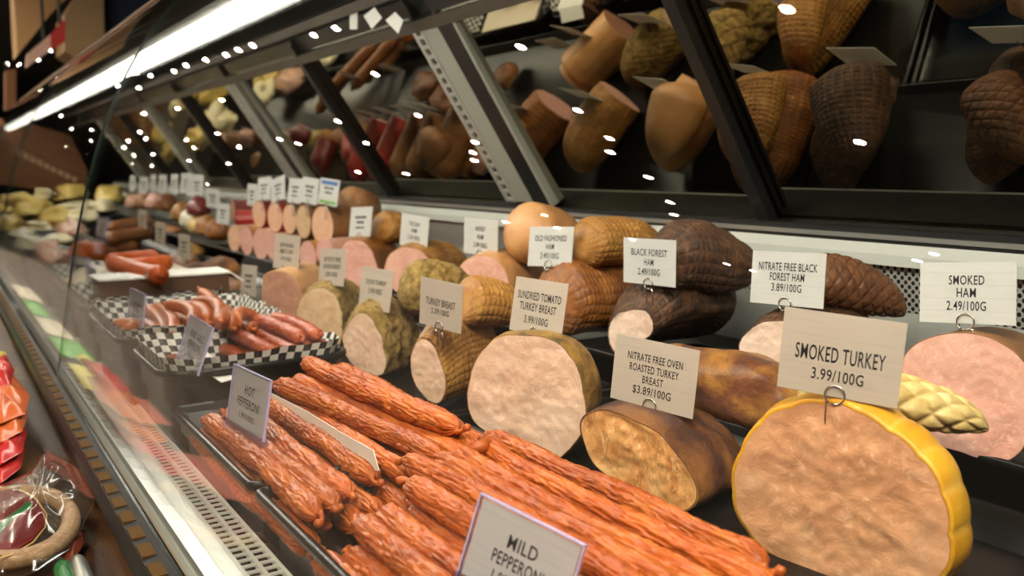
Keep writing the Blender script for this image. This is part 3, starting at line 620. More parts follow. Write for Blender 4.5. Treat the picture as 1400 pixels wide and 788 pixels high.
# log rows under the small cards
LG = 'bologna and luncheon meat logs standing in two rows'
logs = [  # face centre px, half width m, half height m, rind, flesh, what
 ((441, 309), .052, .056, 'brown_rind', 'bologna_flesh', 'thick bologna log in brown casing, nearest of the upper log row', .915),
 ((415, 304), .038, .050, 'brown_rind', 'tan_flesh', 'tan luncheon meat log in the upper row beside the brown cased one', .915),
 ((396, 300), .038, .046, 'brown_rind', 'bologna_flesh', 'peach bologna log in dark casing, third of the upper log row', .915),
 ((376, 297), .044, .048, 'red_rind', 'bologna_flesh', 'pale bologna log in red casing, nearer of the two red cased logs', .915),
 ((354, 293), .042, .046, 'red_rind', 'bologna_flesh', 'pale bologna log in red casing, farther of the two red cased logs', .915),
 ((444, 345), .040, .036, 'pink_rind', 'pink_log_flesh', 'small pink log of the lower row beside the ringed ham', .875),
 ((421, 352), .042, .048, 'golden_net_rind', 'pink_log_flesh', 'pink log in golden casing between the BAVARIAN and NITRITE FREE cards', .875),
 ((374, 338), .040, .044, 'pink_rind', 'pink_log_flesh', 'pink log of the lower row just behind the BAVARIAN MEAT LOAF card', .875),
 ((356, 334), .044, .050, 'pink_rind', 'pink_log_flesh', 'pink log of the lower row below the red cased logs', .875),
 ((337, 329), .042, .048, 'golden_net_rind', 'pink_log_flesh', 'pink log in golden casing, last but one of the lower row', .875),
 ((320, 326), .042, .046, 'pink_rind', 'bologna_flesh', 'farthest pale log of the lower row next to the dark red salami', .875)]
for i, (c, hw, hh, rd, fl, lb, xp) in enumerate(logs):
    ham('luncheon_log', lb, 'meat log', None, (c[0], c[1], 0), 76, .21, rd, fl, ell=(hw, hh), xplane=xp, grow=1.0, tail=.2, tailmin=.5, drop=.2, lump=.0006, seed=30+i, N=56, K=14, group=LG)
ham('salami', 'dark red salami stub lying above the farthest pink logs', 'salami', None, (325, 300, 0), 120, .14, 'red_rind', 'loaf_flesh', ell=(.036, .034), xplane=.93, tail=.4, lump=.001, seed=50, N=56, K=20)
ham('salami', 'darker red salami behind the shiny red stub', 'salami', None, (318, 288, 0), 95, .14, 'dark_red_rind', 'loaf_flesh', ell=(.048, .042), xplane=.96, tail=.5, lump=.003, seed=51, N=56, K=20)

# ------------------------------------------------------------ sausages
def saus_mesh(name, L, r, bend, mt, seed, amp, N=28, K=90, tailend=True, freq=(30, 3.)):
    mb = MB(); rings = []
    for i in range(K+1):
        u = i/K; x = (u-.5)*L
        e = min(u, 1-u)*L
        s = min(1, sqrt(max(0, 1-(1-min(1, e/(r*1.15)))**2)))
        s = max(s, .06)
        cy = bend*(1-(2*u-1)**2)+.0025*NZ.noise(Vector((x*14, seed*7.1, 0))); cz = .0022*NZ.noise(Vector((x*13, seed*3.3, 9)))
        ring = []
        for k in range(N):
            th = 2*pi*k/N
            wv = .5*NZ.noise(Vector((x*45, th*1.3, seed*1.7))); n1 = NZ.noise(Vector((x*freq[0]+wv+seed*5, cos(th)*freq[1], sin(th)*freq[1]+seed)))
            n2 = NZ.noise(Vector((x*freq[0]*2.2, cos(th)*freq[1]*2, sin(th)*freq[1]*2+seed*2)))
            h = -amp*(1-min(1, abs(n1)*4.5))-amp*.55*(1-min(1, abs(n2)*4))+amp*.6*NZ.noise(Vector((x*18, cos(th), sin(th)+seed*4)))
            if e < r*1.6: h -= amp*.9*abs(sin(th*3.5+seed))*(1-e/(r*1.6))     # gathers at the tied end
            rr = max(.0006, (r+h)*s); ring.append(Vector((x, cy+rr*cos(th), cz+rr*sin(th))))
        rings.append(ring)
    mb.loft(rings)
    if tailend:   # twisted tail of casing
        for sg in (1, -1):
            x0 = sg*L*.5; q = []
            for j in range(7): a = j/6; q.append(Vector((x0+sg*(.0-.001+.013*a), .004*sin(a*4+seed), .003*sin(a*5+seed*2))))
            mb.tube(q, [r*.34, r*.22, r*.17, r*.22, r*.30, r*.34, r*.12], 7)
    return mb.mesh(name, mt, True)
PEP = [saus_mesh('pepperoni_stick', .36, .0138, b, 'pepperoni_skin', i+1, .0030, N=64, K=190, freq=(30, 5.4)) for i, b in enumerate((.004, -.005, .008, 0., -.009))]
HON = [saus_mesh('honey_pepperoni', .30, .0125, b, 'honey_skin', i+11, .0018) for i, b in enumerate((.008, -.006, .003))]
LNK = [saus_mesh('sausage_link', .17, .0125, b, 'link_skin', i+21, .0006, N=18, K=40) for i, b in enumerate((.020, .014, .026))]
FRK = [saus_mesh('smoked_sausage', .30, .023, b, 'frank_skin', i+31, .0006, N=20, K=40) for i, b in enumerate((.02, -.016, .03))]
LOGM = [saus_mesh('sausage_log', .30, .027, b, 'log_skin', i+41, .0012, N=20, K=36) for i, b in enumerate((.0, .006))]
def lay(me, base_len, a, b, label, cat, group, roll=0., name=None):
    a = Vector(a); b = Vector(b); d = b-a; L = d.length
    o = link_mesh(name or me.name.split('.')[0], me, None, label, cat, group, loc=(a+b)/2)
    X = d.normalized(); Zv = Vector((0, 0, 1)); Yv = Zv.cross(X).normalized(); Zv = X.cross(Yv)
    m = Matrix((X, Yv, Zv)).transposed() @ Matrix.Rotation(roll, 3, 'X')
    o.rotation_euler = m.to_euler(); o.scale = (L/base_len, 1, 1); return o
rnd = random.Random(5)
HP = 'hot pepperoni sticks'; MP = 'mild pepperoni sticks'
hl = 'wrinkled orange-red pepperoni stick lying in the tray behind the HOT PEPPERONI card'
ml = 'wrinkled orange-red pepperoni stick lying in the tray behind the MILD PEPPERONI card'
def pep(x0, y0, x1, y1, z0, z1, lb, gp, k):
    lay(PEP[k % 5], .36, (x0, y0, z0), (x1, y1, z1), lb, 'pepperoni', gp, roll=rnd.choice((0, pi))+rnd.uniform(-.4, .4), name='pepperoni_stick')
k = 0
# hot tray: bottom row, then the upper heap
for x, y0, y1, z in ((.273, 1.175, .752, -.352), (.300, 1.20, .80, -.353), (.327, 1.19, .775, -.353), (.355, 1.22, .79, -.353), (.383, 1.2, .78, -.353), (.411, 1.2, .78, -.353), (.439, 1.2, .78, -.353), (.467, 1.2, .79, -.353), (.495, 1.2, .79, -.353), (.521, 1.22, .80, -.353)):
    pep(x, y0, x+rnd.uniform(-.004, .004), y1, z, z, hl, HP, k); k += 1
for x0, x1, y0, y1, z0, z1 in ((.283, .283, 1.16, .765, -.329, -.328), (.312, .308, 1.17, .78, -.328, -.328), (.342, .330, 1.18, .80, -.327, -.327), (.372, .372, 1.20, .83, -.327, -.328),
        (.406, .408, 1.20, .80, -.327, -.327), (.434, .432, 1.21, .80, -.327, -.327), (.462, .460, 1.21, .81, -.327, -.327), (.490, .488, 1.21, .82, -.327, -.327), (.516, .512, 1.23, .84, -.327, -.327),
        (.388, .424, 1.19, .775, -.302, -.302), (.416, .446, 1.20, .775, -.302, -.302), (.444, .468, 1.205, .785, -.302, -.302), (.472, .486, 1.215, .80, -.303, -.303), (.499, .505, 1.24, .88, -.304, -.308), (.434, .458, 1.20, .80, -.278, -.279)):
    pep(x0, y0, x1, y1, z0, z1, hl, HP, k); k += 1
# mild tray
for x, y0, y1, z in ((.272, .735, .33, -.354), (.300, .73, .32, -.354), (.328, .74, .33, -.354), (.357, .73, .33, -.354), (.386, .735, .33, -.354), (.414, .74, .33, -.354), (.442, .75, .33, -.354), (.470, .76, .33, -.354), (.497, .77, .34, -.354), (.522, .80, .34, -.354)):
    pep(x, y0, x+rnd.uniform(-.004, .004), y1, z, z, ml, MP, k); k += 1
for x0, x1, y0, y1, z0, z1 in ((.312, .318, .735, .33, -.329, -.328), (.341, .345, .745, .33, -.329, -.328), (.370, .374, .735, .33, -.328, -.328), (.399, .402, .755, .33, -.328, -.328), (.428, .430, .765, .33, -.328, -.328), (.456, .458, .765, .33, -.328, -.328),
        (.484, .486, .785, .35, -.328, -.328), (.512, .514, .825, .40, -.329, -.329), (.366, .370, .738, .31, -.304, -.303), (.394, .398, .80, .40, -.304, -.303), (.422, .425, .79, .36, -.303, -.303), (.450, .452, .80, .38, -.304, -.303), (.488, .490, .815, .40, -.305, -.304), (.516, .520, .83, .43, -.306, -.306)):
    pep(x0, y0, x1, y1, z0, z1, ml, MP, k); k += 1
# curled dry pepperoni end on the heap
q = [Pz(u, v, -.302+.002*i) for i, (u, v) in enumerate(((634, 622), (641, 616), (650, 614), (660, 611), (664, 605), (661, 599), (655, 597)))]
mb = MB(q[0]); mb.tube(q, [.003, .006, .008, .008, .007, .005, .003], 10); mb.build('pepperoni_curl', 'pepperoni_skin', None, True, label='curled dry tail end of pepperoni sticking up between the two pepperoni heaps', cat='pepperoni')
# honey garlic pan
hg = 'dull red pepperoni stick in the checker-lined pan by the HONEY GARLIC card'; HG = 'honey garlic pepperoni sticks'
for z, xs in ((-.330, (.395, .420, .445, .470, .495, .517)), (-.307, (.405, .432, .458, .484, .510)), (-.284, (.425, .452, .478, .504)), (-.263, (.465, .494))):
    for i, x in enumerate(xs):
        lay(HON[(i+int(-z*100)) % 3], .30, (x+rnd.uniform(-.006, .002), 1.502+rnd.uniform(-.012, .012), z), (x+rnd.uniform(-.002, .010), 1.30+rnd.uniform(-.01, .02), z), hg, 'pepperoni', HG, rnd.uniform(-.5, .5), 'pepperoni_stick')
for i, (a, b) in enumerate((((225,500), (300,523)), ((232,492), (290,506)))):
    p, r_ = Pz(*a, -.318), Pz(*b, -.318); lay(HON[i % 3], .30, p, r_, 'short pepperoni end under the foot of the HONEY GARLIC card holder', 'pepperoni', 'pepperoni ends under the honey garlic card', 0, 'pepperoni_stick')
# curved links
ck = 'curved orange sausage link in the pan behind the HONEY GARLIC card'; CK = 'curved sausage links'
for i, (a, b, z) in enumerate((((198,420), (218,462), -.285), ((212,420), (236,460), -.285), ((228,428), (262,455), -.283), ((229,417), (262,444), -.262), ((250,420), (285,440), -.262), ((263,416), (300,446), -.262), ((274,398), (302,440), -.245), ((284,420), (318,447), -.262), ((300,438), (345,448), -.268), ((325,444), (352,436), -.262), ((190,440), (212,468), -.295), ((158,444), (170,455), -.29), ((255,440), (300,455), -.285))):
    p, r_ = Pz(*a, z), Pz(*b, z); lay(LNK[i % 3], .17, p, r_, ck, 'sausage', CK, rnd.uniform(-.7, .7))
# big franks
for i, (a, b, z, lb) in enumerate((((147,358), (215,352), -.235, 'large red smoked sausage at the back of the heap of three'), ((150,366), (232,359), -.235, 'long glossy red smoked sausage, middle of the heap of three'), ((150,360), (218,376), -.222, 'front red smoked sausage lying aslant over the heap'))):
    p, r_ = Pz(*a, z), Pz(*b, z); lay(FRK[i % 3], .30, p, r_, lb, 'sausage', 'large smoked sausages', rnd.uniform(-.5, .5))

# ------------------------------------------------------------ price cards
def text_geo(txt):
    cu = bpy.data.curves.new('t', 'FONT'); cu.body = txt; cu.size = 1; cu.offset = .010; cu.resolution_u = 3; cu.space_character = 1.08
    o = bpy.data.objects.new('t', cu); me = o.to_mesh()
    vs = [(v.co.x, v.co.y) for v in me.vertices]; fs = [tuple(p.vertices) for p in me.polygons]
    o.to_mesh_clear(); bpy.data.objects.remove(o); bpy.data.curves.remove(cu)
    return vs, fs
TXT = {}
def put_text(mb, txt, cx, cy, w, h, z, mi):
    if txt not in TXT: TXT[txt] = text_geo(txt)
    vs, fs = TXT[txt]
    x0, x1 = min(v[0] for v in vs), max(v[0] for v in vs); y0, y1 = min(v[1] for v in vs), max(v[1] for v in vs)
    mb.add([(cx+((x-x0)/(x1-x0)-.5)*w, cy+((y-y0)/(y1-y0)-.5)*h, z) for x, y in vs], fs, mi)
def card_sign(label, c, a, b, roll, w, h, lines, style='clip', bars=(), bands=(), stem=.030, group='price cards on wire clips', name='price_card'):
    """c = centre of the card; a, b, roll in degrees; lines: (text, width share, cap share, height share from the top)"""
    a, b, rl = R(a), R(b), R(roll)
    n = Vector((-cos(a)*cos(b), -sin(a)*cos(b), sin(b))); r = Vector((sin(a), -cos(a), 0)); u = n.cross(r)
    if u.z < 0: u = -u
    rr = r*cos(rl)+u*sin(rl); uu = u*cos(rl)-r*sin(rl)
    t = thing(name, label, 'price card', Vector(c)-uu*h/2, group)
    t.rotation_euler = Matrix((rr, uu, n)).transposed().to_euler()
    mb = MB(); mb.box((-w/2, 0, -.0005), (w/2, h, .0005))
    for txt, ws, hs, ys in lines: put_text(mb, txt, 0, h*(1-ys), w*ws, h*hs, .0008, 1)
    for ys, ws, hs in bars:      # print too small to read
        x = -w*ws/2; rn = random.Random(int(ys*100)+int(ws*10))
        while x < w*ws/2:
            l = w*rn.uniform(.04, .10); mb.add([(x, h*(1-ys)-h*hs/2, .0008), (min(x+l, w*ws/2), h*(1-ys)-h*hs/2, .0008), (min(x+l, w*ws/2), h*(1-ys)+h*hs/2, .0008), (x, h*(1-ys)+h*hs/2, .0008)], [(0, 1, 2, 3)], 1); x += l+w*.018
    mats = ['card_beige' if style == 'clip' and c[0] < .8 else 'card_whitewash', 'ink']
    for ys, hs, mt in bands:
        mb.add([(-w*.42, h*(1-ys)-h*hs/2, .0007), (w*.42, h*(1-ys)-h*hs/2, .0007), (w*.42, h*(1-ys)+h*hs/2, .0007), (-w*.42, h*(1-ys)+h*hs/2, .0007)], [(0, 1, 2, 3)], len(mats)); mats.append(mt)
    mb.build('card', mats, t)
    if style == 'clip':
        mb = MB(); q = [(.0085*cos(x), .002+.0085*sin(x), .002) for x in [pi*1.35-(1.95*pi)*k/22 for k in range(23)]]
        q = [(-.0045, -.004, -.002)]+q if False else q
        q += [(.0075, -.006, .0015), (.0065, -stem*.6, -.001), (.006, -stem, -.003)]
        mb.tube(q, .0009, 7)
        mb.tube([(-.006, .010, -.0018), (-.0075, -.004, -.0018), (-.007, -stem*.6, -.002), (-.006, -stem, -.003)], .0009, 7)
        mb.build('wire_clip', 'wire_steel', t, True)
    else:
        mb = MB(); e = .003
        mb.box((-w/2-e, -e, .0012), (w/2+e, h+e, .0022)); mb.build('clear_sleeve', 'clear_plastic', t)
        mb = MB()
        for bx in (((-w/2-e, -e, -.0012), (-w/2-e+.0012, h+e, .0024)), ((w/2+e-.0012, -e, -.0012), (w/2+e, h+e, .0024)), ((-w/2-e, h+e-.0012, -.0012), (w/2+e, h+e, .0024))): mb.box(*bx)
        mb.build('sleeve_edge', 'lilac_edge', t)
        mb = MB()
        mb.box((-w/2-.004, -.012, .0028), (w/2+.004, -.0125+.014, .0060)); mb.box((-w/2-.004, -.016, -.0045), (w/2+.004, .004, -.0016))
        mb.obox((0, -.017, .003), (w/2+.004, 0, 0), (0, .0012, 0), (0, 0, .009)); mb.build('grip_foot', 'grip_plastic', t)
        mb = MB(); mb.obox((0, -.038, .006), (w/2-.006, 0, 0), (0, .020, .004), (0, -.0001, .0006)); mb.build('stake', 'grip_plastic', t)
    return t
def P3(l1, l2, l3, w1, w2, w3, h=.13, ys=(.30, .49, .70)): return [(l1, w1, h, ys[0]), (l2, w2, h, ys[1]), (l3, w3, h, ys[2])]
card_sign('large tilted price card reading SMOKED TURKEY 3.99/100G, clipped on the biggest log', (.655, .472, -.1635), 23, 1, -3, .103, .074, [('SMOKED TURKEY', .74, .19, .50), ('3.99', .21, .16, .745), ('/100G', .21, .12, .765)][:1]+[('3.99/100G', .43, .14, .75)])
card_sign('price card reading NITRATE FREE OVEN ROASTED TURKEY BREAST $3.89/100G', (.662, .716, -.230), 16, 4, -3, .108, .076, [('NITRATE FREE OVEN', .66, .115, .275), ('ROASTED TURKEY', .59, .115, .44), ('BREAST', .25, .115, .60), ('$3.89/100G', .46, .14, .775)])
card_sign('price card reading SUNDRIED TOMATO TURKEY BREAST 3.99/100G', (.660, .939, -.183), 5, 10, 0, .106, .074, [('SUNDRIED TOMATO', .83, .145, .31), ('TURKEY BREAST', .70, .145, .51), ('3.99/100G', .46, .135, .74)])
card_sign('price card reading TURKEY BREAST 3.39/100G', (.628, 1.148, -.2035), 12, 1, -3, .096, .073, [('TURKEY BREAST', .70, .15, .47), ('3.39/100G', .42, .12, .66)])
card_sign('price card reading DIJON TURKEY 3.99/100G', (.660, 1.450, -.217), 8, 9, 0, .103, .075, [('DIJON TURKEY', .64, .15, .36), ('3.99/100G', .43, .13, .56)])
card_sign('price card reading NITRITE FREE CHICKEN BREAST beside the herb turkey', (.670, 1.681, -.199), 7, 9, 3, .103, .075, P3('NITRITE FREE', 'CHICKEN BREAST', '3.89/100G', .66, .70, .48))
card_sign('price card reading BAVARIAN MEAT LOAF 1.99/100G', (.670, 1.953, -.190), 13, 8, 0, .104, .079, P3('BAVARIAN', 'MEAT LOAF', '1.99/100G', .52, .50, .44))
card_sign('white price card reading SMOKED HAM 2.49/100G', (.880, .488, -.127), 8, 5, 5, .094, .063, P3('SMOKED', 'HAM', '2.49/100G', .37, .20, .41, .155, (.29, .495, .71)))
card_sign('white price card reading NITRATE FREE BLACK FOREST HAM 3.89/100G', (.885, .719, -.137), 7, 5, 2, .103, .067, P3('NITRATE FREE BLACK', 'FOREST HAM', '3.89/100G', .80, .47, .41, .15, (.28, .47, .67)))
card_sign('white price card reading BLACK FOREST HAM 2.49/100G', (.890, .978, -.139), 7, 0, 1, .102, .069, P3('BLACK FOREST', 'HAM', '2.49/100G', .68, .18, .42, .15, (.30, .51, .72)))
card_sign('white price card reading OLD FASHIONED HAM 2.49/100G', (.890, 1.230, -.135), 11, 9, 3, .103, .069, P3('OLD FASHIONED', 'HAM', '2.49/100G', .72, .18, .42, .15, (.29, .50, .73)))
card_sign('white price card reading HONEY HAM, between the TUSCANY and OLD FASHIONED cards', (.890, 1.462, -.133), 8, 1, -1, .103, .071, P3('HONEY', 'HAM', '2.49/100G', .30, .18, .40, .14, (.28, .50, .73)))
card_sign('white price card reading TUSCANY HAM', (.890, 1.745, -.139), 9, 4, -4, .103, .072, P3('TUSCANY', 'HAM', '2.39/100G', .42, .18, .45, .14, (.28, .48, .70)))
B3 = ((.35, .5, .09), (.52, .35, .09), (.70, .4, .07))
card_sign('white price card in front of the small netted ham heel, print too blurred to read', (.900, 2.059, -.134), 7, 9, 3, .103, .075, [], bars=B3)
card_sign('white card with a blue header and green footer above the bologna logs', (.920, 2.318, -.066), 9, 8, -4, .103, .073, [], bars=B3[:2], bands=((.15, .16, 'card_blue'), (.88, .13, 'card_green')), stem=.04)
for lb, c, a, b, rl in (('white blank-looking card just behind the card with the blue header', (.920, 2.465, -.065), 7, 7, -4), ('white card second beyond the blue headed card', (.920, 2.587, -.068), 3, 8, -1), ('white card turned askew with one corner high, above the red cased logs', (.920, 2.743, -.065), 5, 6, 10),
        ('tall white card just beyond the askew card', (.920, 2.885, -.067), 6, 9, 4), ('white card at the end of the cluster above the red cased logs', (.920, 3.017, -.091), 0, 4, -1), ('white card low beside the dark red salami', (.880, 3.240, -.164), 9, 6, -2), ('white card over the brown logs beyond the salami', (.920, 3.524, -.117), 14, -1, -3)):
    card_sign(lb, c, a, b, rl, .104, .075, [], bars=B3, stem=.04)
card_sign('grey looking card standing before the brown roasts', (.640, 2.153, -.275), 3, 6, 3, .103, .076, [], bars=B3)
for lb, c in (('small dim card farthest along the turkey trays', (.660, 3.539, -.191)), ('dim card between the wrapped parcels and the brown roasts', (.650, 3.190, -.222)), ('dim card nearest the large red sausages on the roast trays', (.640, 2.806, -.239))):
    card_sign(lb, c, 5, 3, 0, .104, .075, [], bars=B3)
for i in range(8):
    px = ((181, 251), (196, 254), (209, 251), (222, 252), (238, 252), (254, 251), (262, 254), (269, 254))[i]
    card_sign('white card in the far packed row of price cards under the mirrored doors', Px(px[0], px[1], .93), (5, 12, 2, 8, 4, 10, 6, 14)[i], 6, 0, .104, .09, [], bars=B3, group='far row of price cards', stem=.06)
HS = 'cards in clear upright holders'
card_sign('card in a clear holder reading MILD PEPPERONI, nearest of all cards', (.336, .500, -.2815), 25, 12, -12, .086, .060, [('MILD', .30, .17, .34), ('PEPPERONI', .52, .17, .58), ('1.99/100G', .42, .12, .80)], 'holder', group=HS)
card_sign('card in a clear holder reading HOT PEPPERONI', (.300, 1.028, -.277), 5, 10, 0, .106, .066, [('HOT', .28, .17, .32), ('PEPPERONI', .62, .17, .56), ('1.99/100G', .42, .11, .80)], 'holder', group=HS)
card_sign('tilted card in a clear holder reading HONEY GARLIC PEPPERONI', (.310, 1.323, -.258), 2, 20, -2, .110, .066, [('HONEY GARLIC', .66, .16, .32), ('PEPPERONI', .58, .16, .55), ('1.99/100G', .42, .10, .80)], 'holder', group=HS)
for lb, c, a, b, h in (('clear card holder standing at the front of the curved links', (.300, 1.707, -.257), 3, 8, .062), ('broad clear card holder in front of the paper covered board', (.330, 2.212, -.279), 12, 11, .063), ('narrow looking clear card holder at the board\'s outer corner', (.300, 2.265, -.269), 2, 4, .068),
        ('clear card holder beside the glass seam, before the orange wedges', (.320, 2.605, -.271), 18, 8, .064), ('lilac edged card holder in front of the brown sausage logs', (.450, 3.068, -.187), 6, 10, .061)):
    card_sign(lb, c, a, b, 0, .104, h, [], 'holder', bars=B3, group=HS)

# ------------------------------------------------------------ paper in the pans
def liner(label, x0, x1, y0, y1, z0, z1, cell=.0125):
    mb = MB(((x0+x1)/2, (y0+y1)/2, z0)); base = rrect(x0, x1, y0, y1, .045, 0, 10); n = len(base); per = [0]
    dense = []
    for i in range(n):
        a, b = base[i], base[(i+1) % n]; m = max(1, int((b-a).length/.012))
        for j in range(m): dense.append(a.lerp(b, j/m))
    n = len(dense); c = Vector(((x0+x1)/2, (y0+y1)/2, 0)); vs, uv = [], []; acc = 0
    for i in range(n+1):
        p = dense[i % n]; q = dense[(i+1) % n]; d = (p-c).normalized()
        w = .006*NZ.noise(Vector((p.x*25, p.y*25, z0)))
        for k in range(5):
            f = k/4; o = d*(-.022*(1-f)+.004*f+w*f); vs.append(p+o+Vector((0, 0, z0+(z1-z0+w*1.2)*f))); uv.append((acc/cell, f*(z1-z0+.01)/cell))
        acc += (q-p).length
    fs = [(i*5+k, (i+1)*5+k, (i+1)*5+k+1, i*5+k+1) for i in range(n) for k in range(4)]
    m2 = [v-Vector((0, 0, .0006)) for v in vs]; mb.add(vs, fs); mb.uv = uv
    return mb.build('paper_liner', 'checker_paper', None, True, label=label, cat='paper liner')
liner('black and white checkered paper around the honey garlic pepperoni', .262, .533, 1.287, 1.518, -.335, -.270)
liner('black and white checkered paper around the curved sausage links', .252, .533, 1.557, 1.918, -.335, -.266)
liner('checkered paper edging the pan of the paper covered board', .252, .533, 1.957, 2.238, -.335, -.266)
liner('checkered paper around the large red sausages', .252, .533, 2.277, 2.788, -.335, -.268)
mb = MB(Px(440, 590, .374)); mb.prism([Px(u, v, .374) for u, v in ((371, 538), (420, 563), (470, 594), (510, 616), (518, 644), (470, 640), (371, 580))], (.0008, 0, 0))
mb.build('paper_divider', 'paper_white', None, label='white paper divider standing between the hot pepperoni rows', cat='paper')
mb = MB(Pz(300, 505, -.305)); mb.prism([Pz(u, v, -.302) for u, v in ((262, 480), (276, 476), (324, 517), (303, 524), (285, 512))], (0, 0, .001))
mb.build('paper_sheet', 'paper_white', None, label='white paper under the honey garlic pepperoni sticks', cat='paper')
# paper covered board
bd = thing('paper_covered_board', 'brown block with white paper over its top, beyond the curved links', 'board', (.42, 2.08, -.34))
part('block', 'board_brown', bd, lambda b: b.box((.285, 2.02, -.34), (.555, 2.12, -.238)))
part('white_paper', 'paper_white', bd, lambda b: (b.box((.28, 2.016, -.238), (.56, 2.13, -.234)), b.obox((.572, 2.07, -.246), (.016, 0, -.012), (0, .05, 0), (.0012, 0, .0016))))
bd2 = thing('folded_paper', 'cream folded butcher paper under the large red sausages', 'paper', (.42, 2.35, -.34))
part('paper_wrap', 'pack_cream', bd2, lambda b: b.loft([[Vector((x, y, z)) for x, z in ((.27, -.30), (.33, -.262), (.55, -.262), (.55, -.268), (.33, -.268), (.27, -.306))] for y in (2.29, 2.60)]))

# ------------------------------------------------------------ the far end of the case, all out of focus
def blob(name, label, cat, c, d, mt, lump=.15, seed=0, group=None, power=1.):
    mb = MB(c); rings = []; c = Vector(c); n = 22
    for i in range(15):
        ph = -pi/2+pi*i/14; ring = []
        for k in range(n):
            th = 2*pi*k/n; v = Vector((cos(ph)*cos(th), cos(ph)*sin(th), sin(ph)))
            f = 1+lump*NZ.noise(v*1.7+Vector((seed*3.1, 0, 0)))+lump*.5*NZ.noise(v*4.3+Vector((0, seed*2.7, 0)))
            z = v.z if v.z > 0 else v.z*.45
            ring.append(c+Vector((v.x*d[0]*f, v.y*d[1]*f, z*d[2]*f)))
        rings.append(ring)
    mb.loft(rings); return mb.build(name, mt, None, True, label=label, cat=cat, group=group)
for i, (u, v, dx, dy, dz, lb, mt) in enumerate(((272, 376, .075, .10, .040, 'flat brown roast beside the dim card nearest the red sausages', 'brown_net_rind'), (300, 372, .07, .09, .045, 'browned roast next to the meat loaf', 'roast_skin'), (318, 392, .05, .06, .03, 'small dark roast in front of the meat loaf', 'roast_skin'),
        (252, 366, .06, .10, .05, 'dark brown roast just behind the red sausages', 'brown_net_rind'), (236, 325, .07, .10, .055, 'golden brown roast in the middle of the far turkey tray', 'orange_net_rind'), (222, 318, .06, .1, .05, 'tan roast behind the brown sausage logs', 'brown_rind'), (262, 345, .05, .08, .035, 'mossy dark roast by the dim cards', 'mustard_rind'))):
    blob('roast', lb, 'roast', Pz(u, v, -.33), (dx, dy, dz), mt, .25, i)
for i, (u, v, lb, mt) in enumerate(((250, 295, 'farthest golden small ham of the far log shelf', 'golden_net_rind'), (262, 305, 'pale upright parcel on the far log shelf', 'pack_cream'), (273, 312, 'gold netted stub on the far log shelf', 'pale_net_rind'), (284, 314, 'gold stub next to the low white card', 'golden_net_rind'), (298, 320, 'orange stub next to the pale pink logs', 'orange_net_rind'), (228, 282, 'brown sausage bundle under the far packed cards', 'log_skin'), (212, 280, 'pink wrapped log under the far packed cards', 'pink_log_flesh'), (198, 280, 'orange wrapped log under the far packed cards', 'brown_rind'), (184, 280, 'reddish wrapped log under the farthest packed cards', 'fish_pink'), (272, 288, 'dark red sausage knot above the gold stubs', 'dark_red_rind'))):
    blob('wrapped_log', lb, 'meat log', Px(u, v, .92), (.05, .06, .06), mt, .12, i+20)
LS = 'brown sausage logs'
for i, (a, b, z) in enumerate((((136, 330), (196, 322), -.285), ((142, 336), (190, 333), -.285), ((146, 343), (182, 338), -.285), ((140, 321), (200, 312), -.245), ((146, 328), (204, 318), -.245), ((150, 313), (205, 303), -.215))):
    lay(LOGM[i % 2], .30, Pz(*a, z), Pz(*b, z), 'thick brown smoked sausage log in the stack behind the lilac edged card holder', 'sausage', LS)
for i, (u, v) in enumerate(((108, 351), (118, 349), (130, 350))):
    blob('orange_wedge', ('orange wedge nearest the glass seam', 'middle orange wedge beside the seam', 'orange wedge touching the large red sausages\' pan')[i], 'food wedge', Pz(u, v, -.30), (.035, .04, .05), 'link_skin', .2, i+40)
for i, (u, v, z, dx, dy, dz, lb, mt, cat) in enumerate((
    (118, 286, -.24, .16, .22, .05, 'long cream cheese pile beyond the seam', 'cheese_cream', 'cheese'), (98, 270, -.20, .10, .16, .09, 'pointed yellow cheese heap by the seam', 'cheese_yellow', 'cheese'), (140, 285, -.22, .07, .14, .05, 'pale cheese block near the far cards', 'cheese_cream', 'cheese'),
    (45, 290, -.26, .12, .30, .08, 'yellow cheese mound left of the pointed heap', 'cheese_yellow', 'cheese'), (12, 285, -.26, .12, .35, .08, 'yellow cheese mound at the picture\'s edge', 'cheese_yellow', 'cheese'), (78, 330, -.31, .06, .10, .03, 'oval cream salad in a dark dish', 'cheese_cream', 'salad'),
    (30, 322, -.30, .06, .16, .03, 'low cream salad heap', 'salad_cream', 'salad'), (150, 272, -.18, .08, .16, .06, 'golden loaf under the far mirrored doors', 'cheese_yellow', 'cheese'))):
    blob('cheese_heap' if cat == 'cheese' else cat+'_heap', lb, cat, Pz(u, v, z), (dx, dy, dz), mt, .35, i+60)
rn2 = random.Random(9)
HE = [('golden', 'cheese_yellow', 'cheese'), ('cream', 'cheese_cream', 'cheese'), ('pale', 'salad_cream', 'salad'), ('pink', 'fish_pink', 'fish'), ('green flecked', 'salad_green', 'salad')]
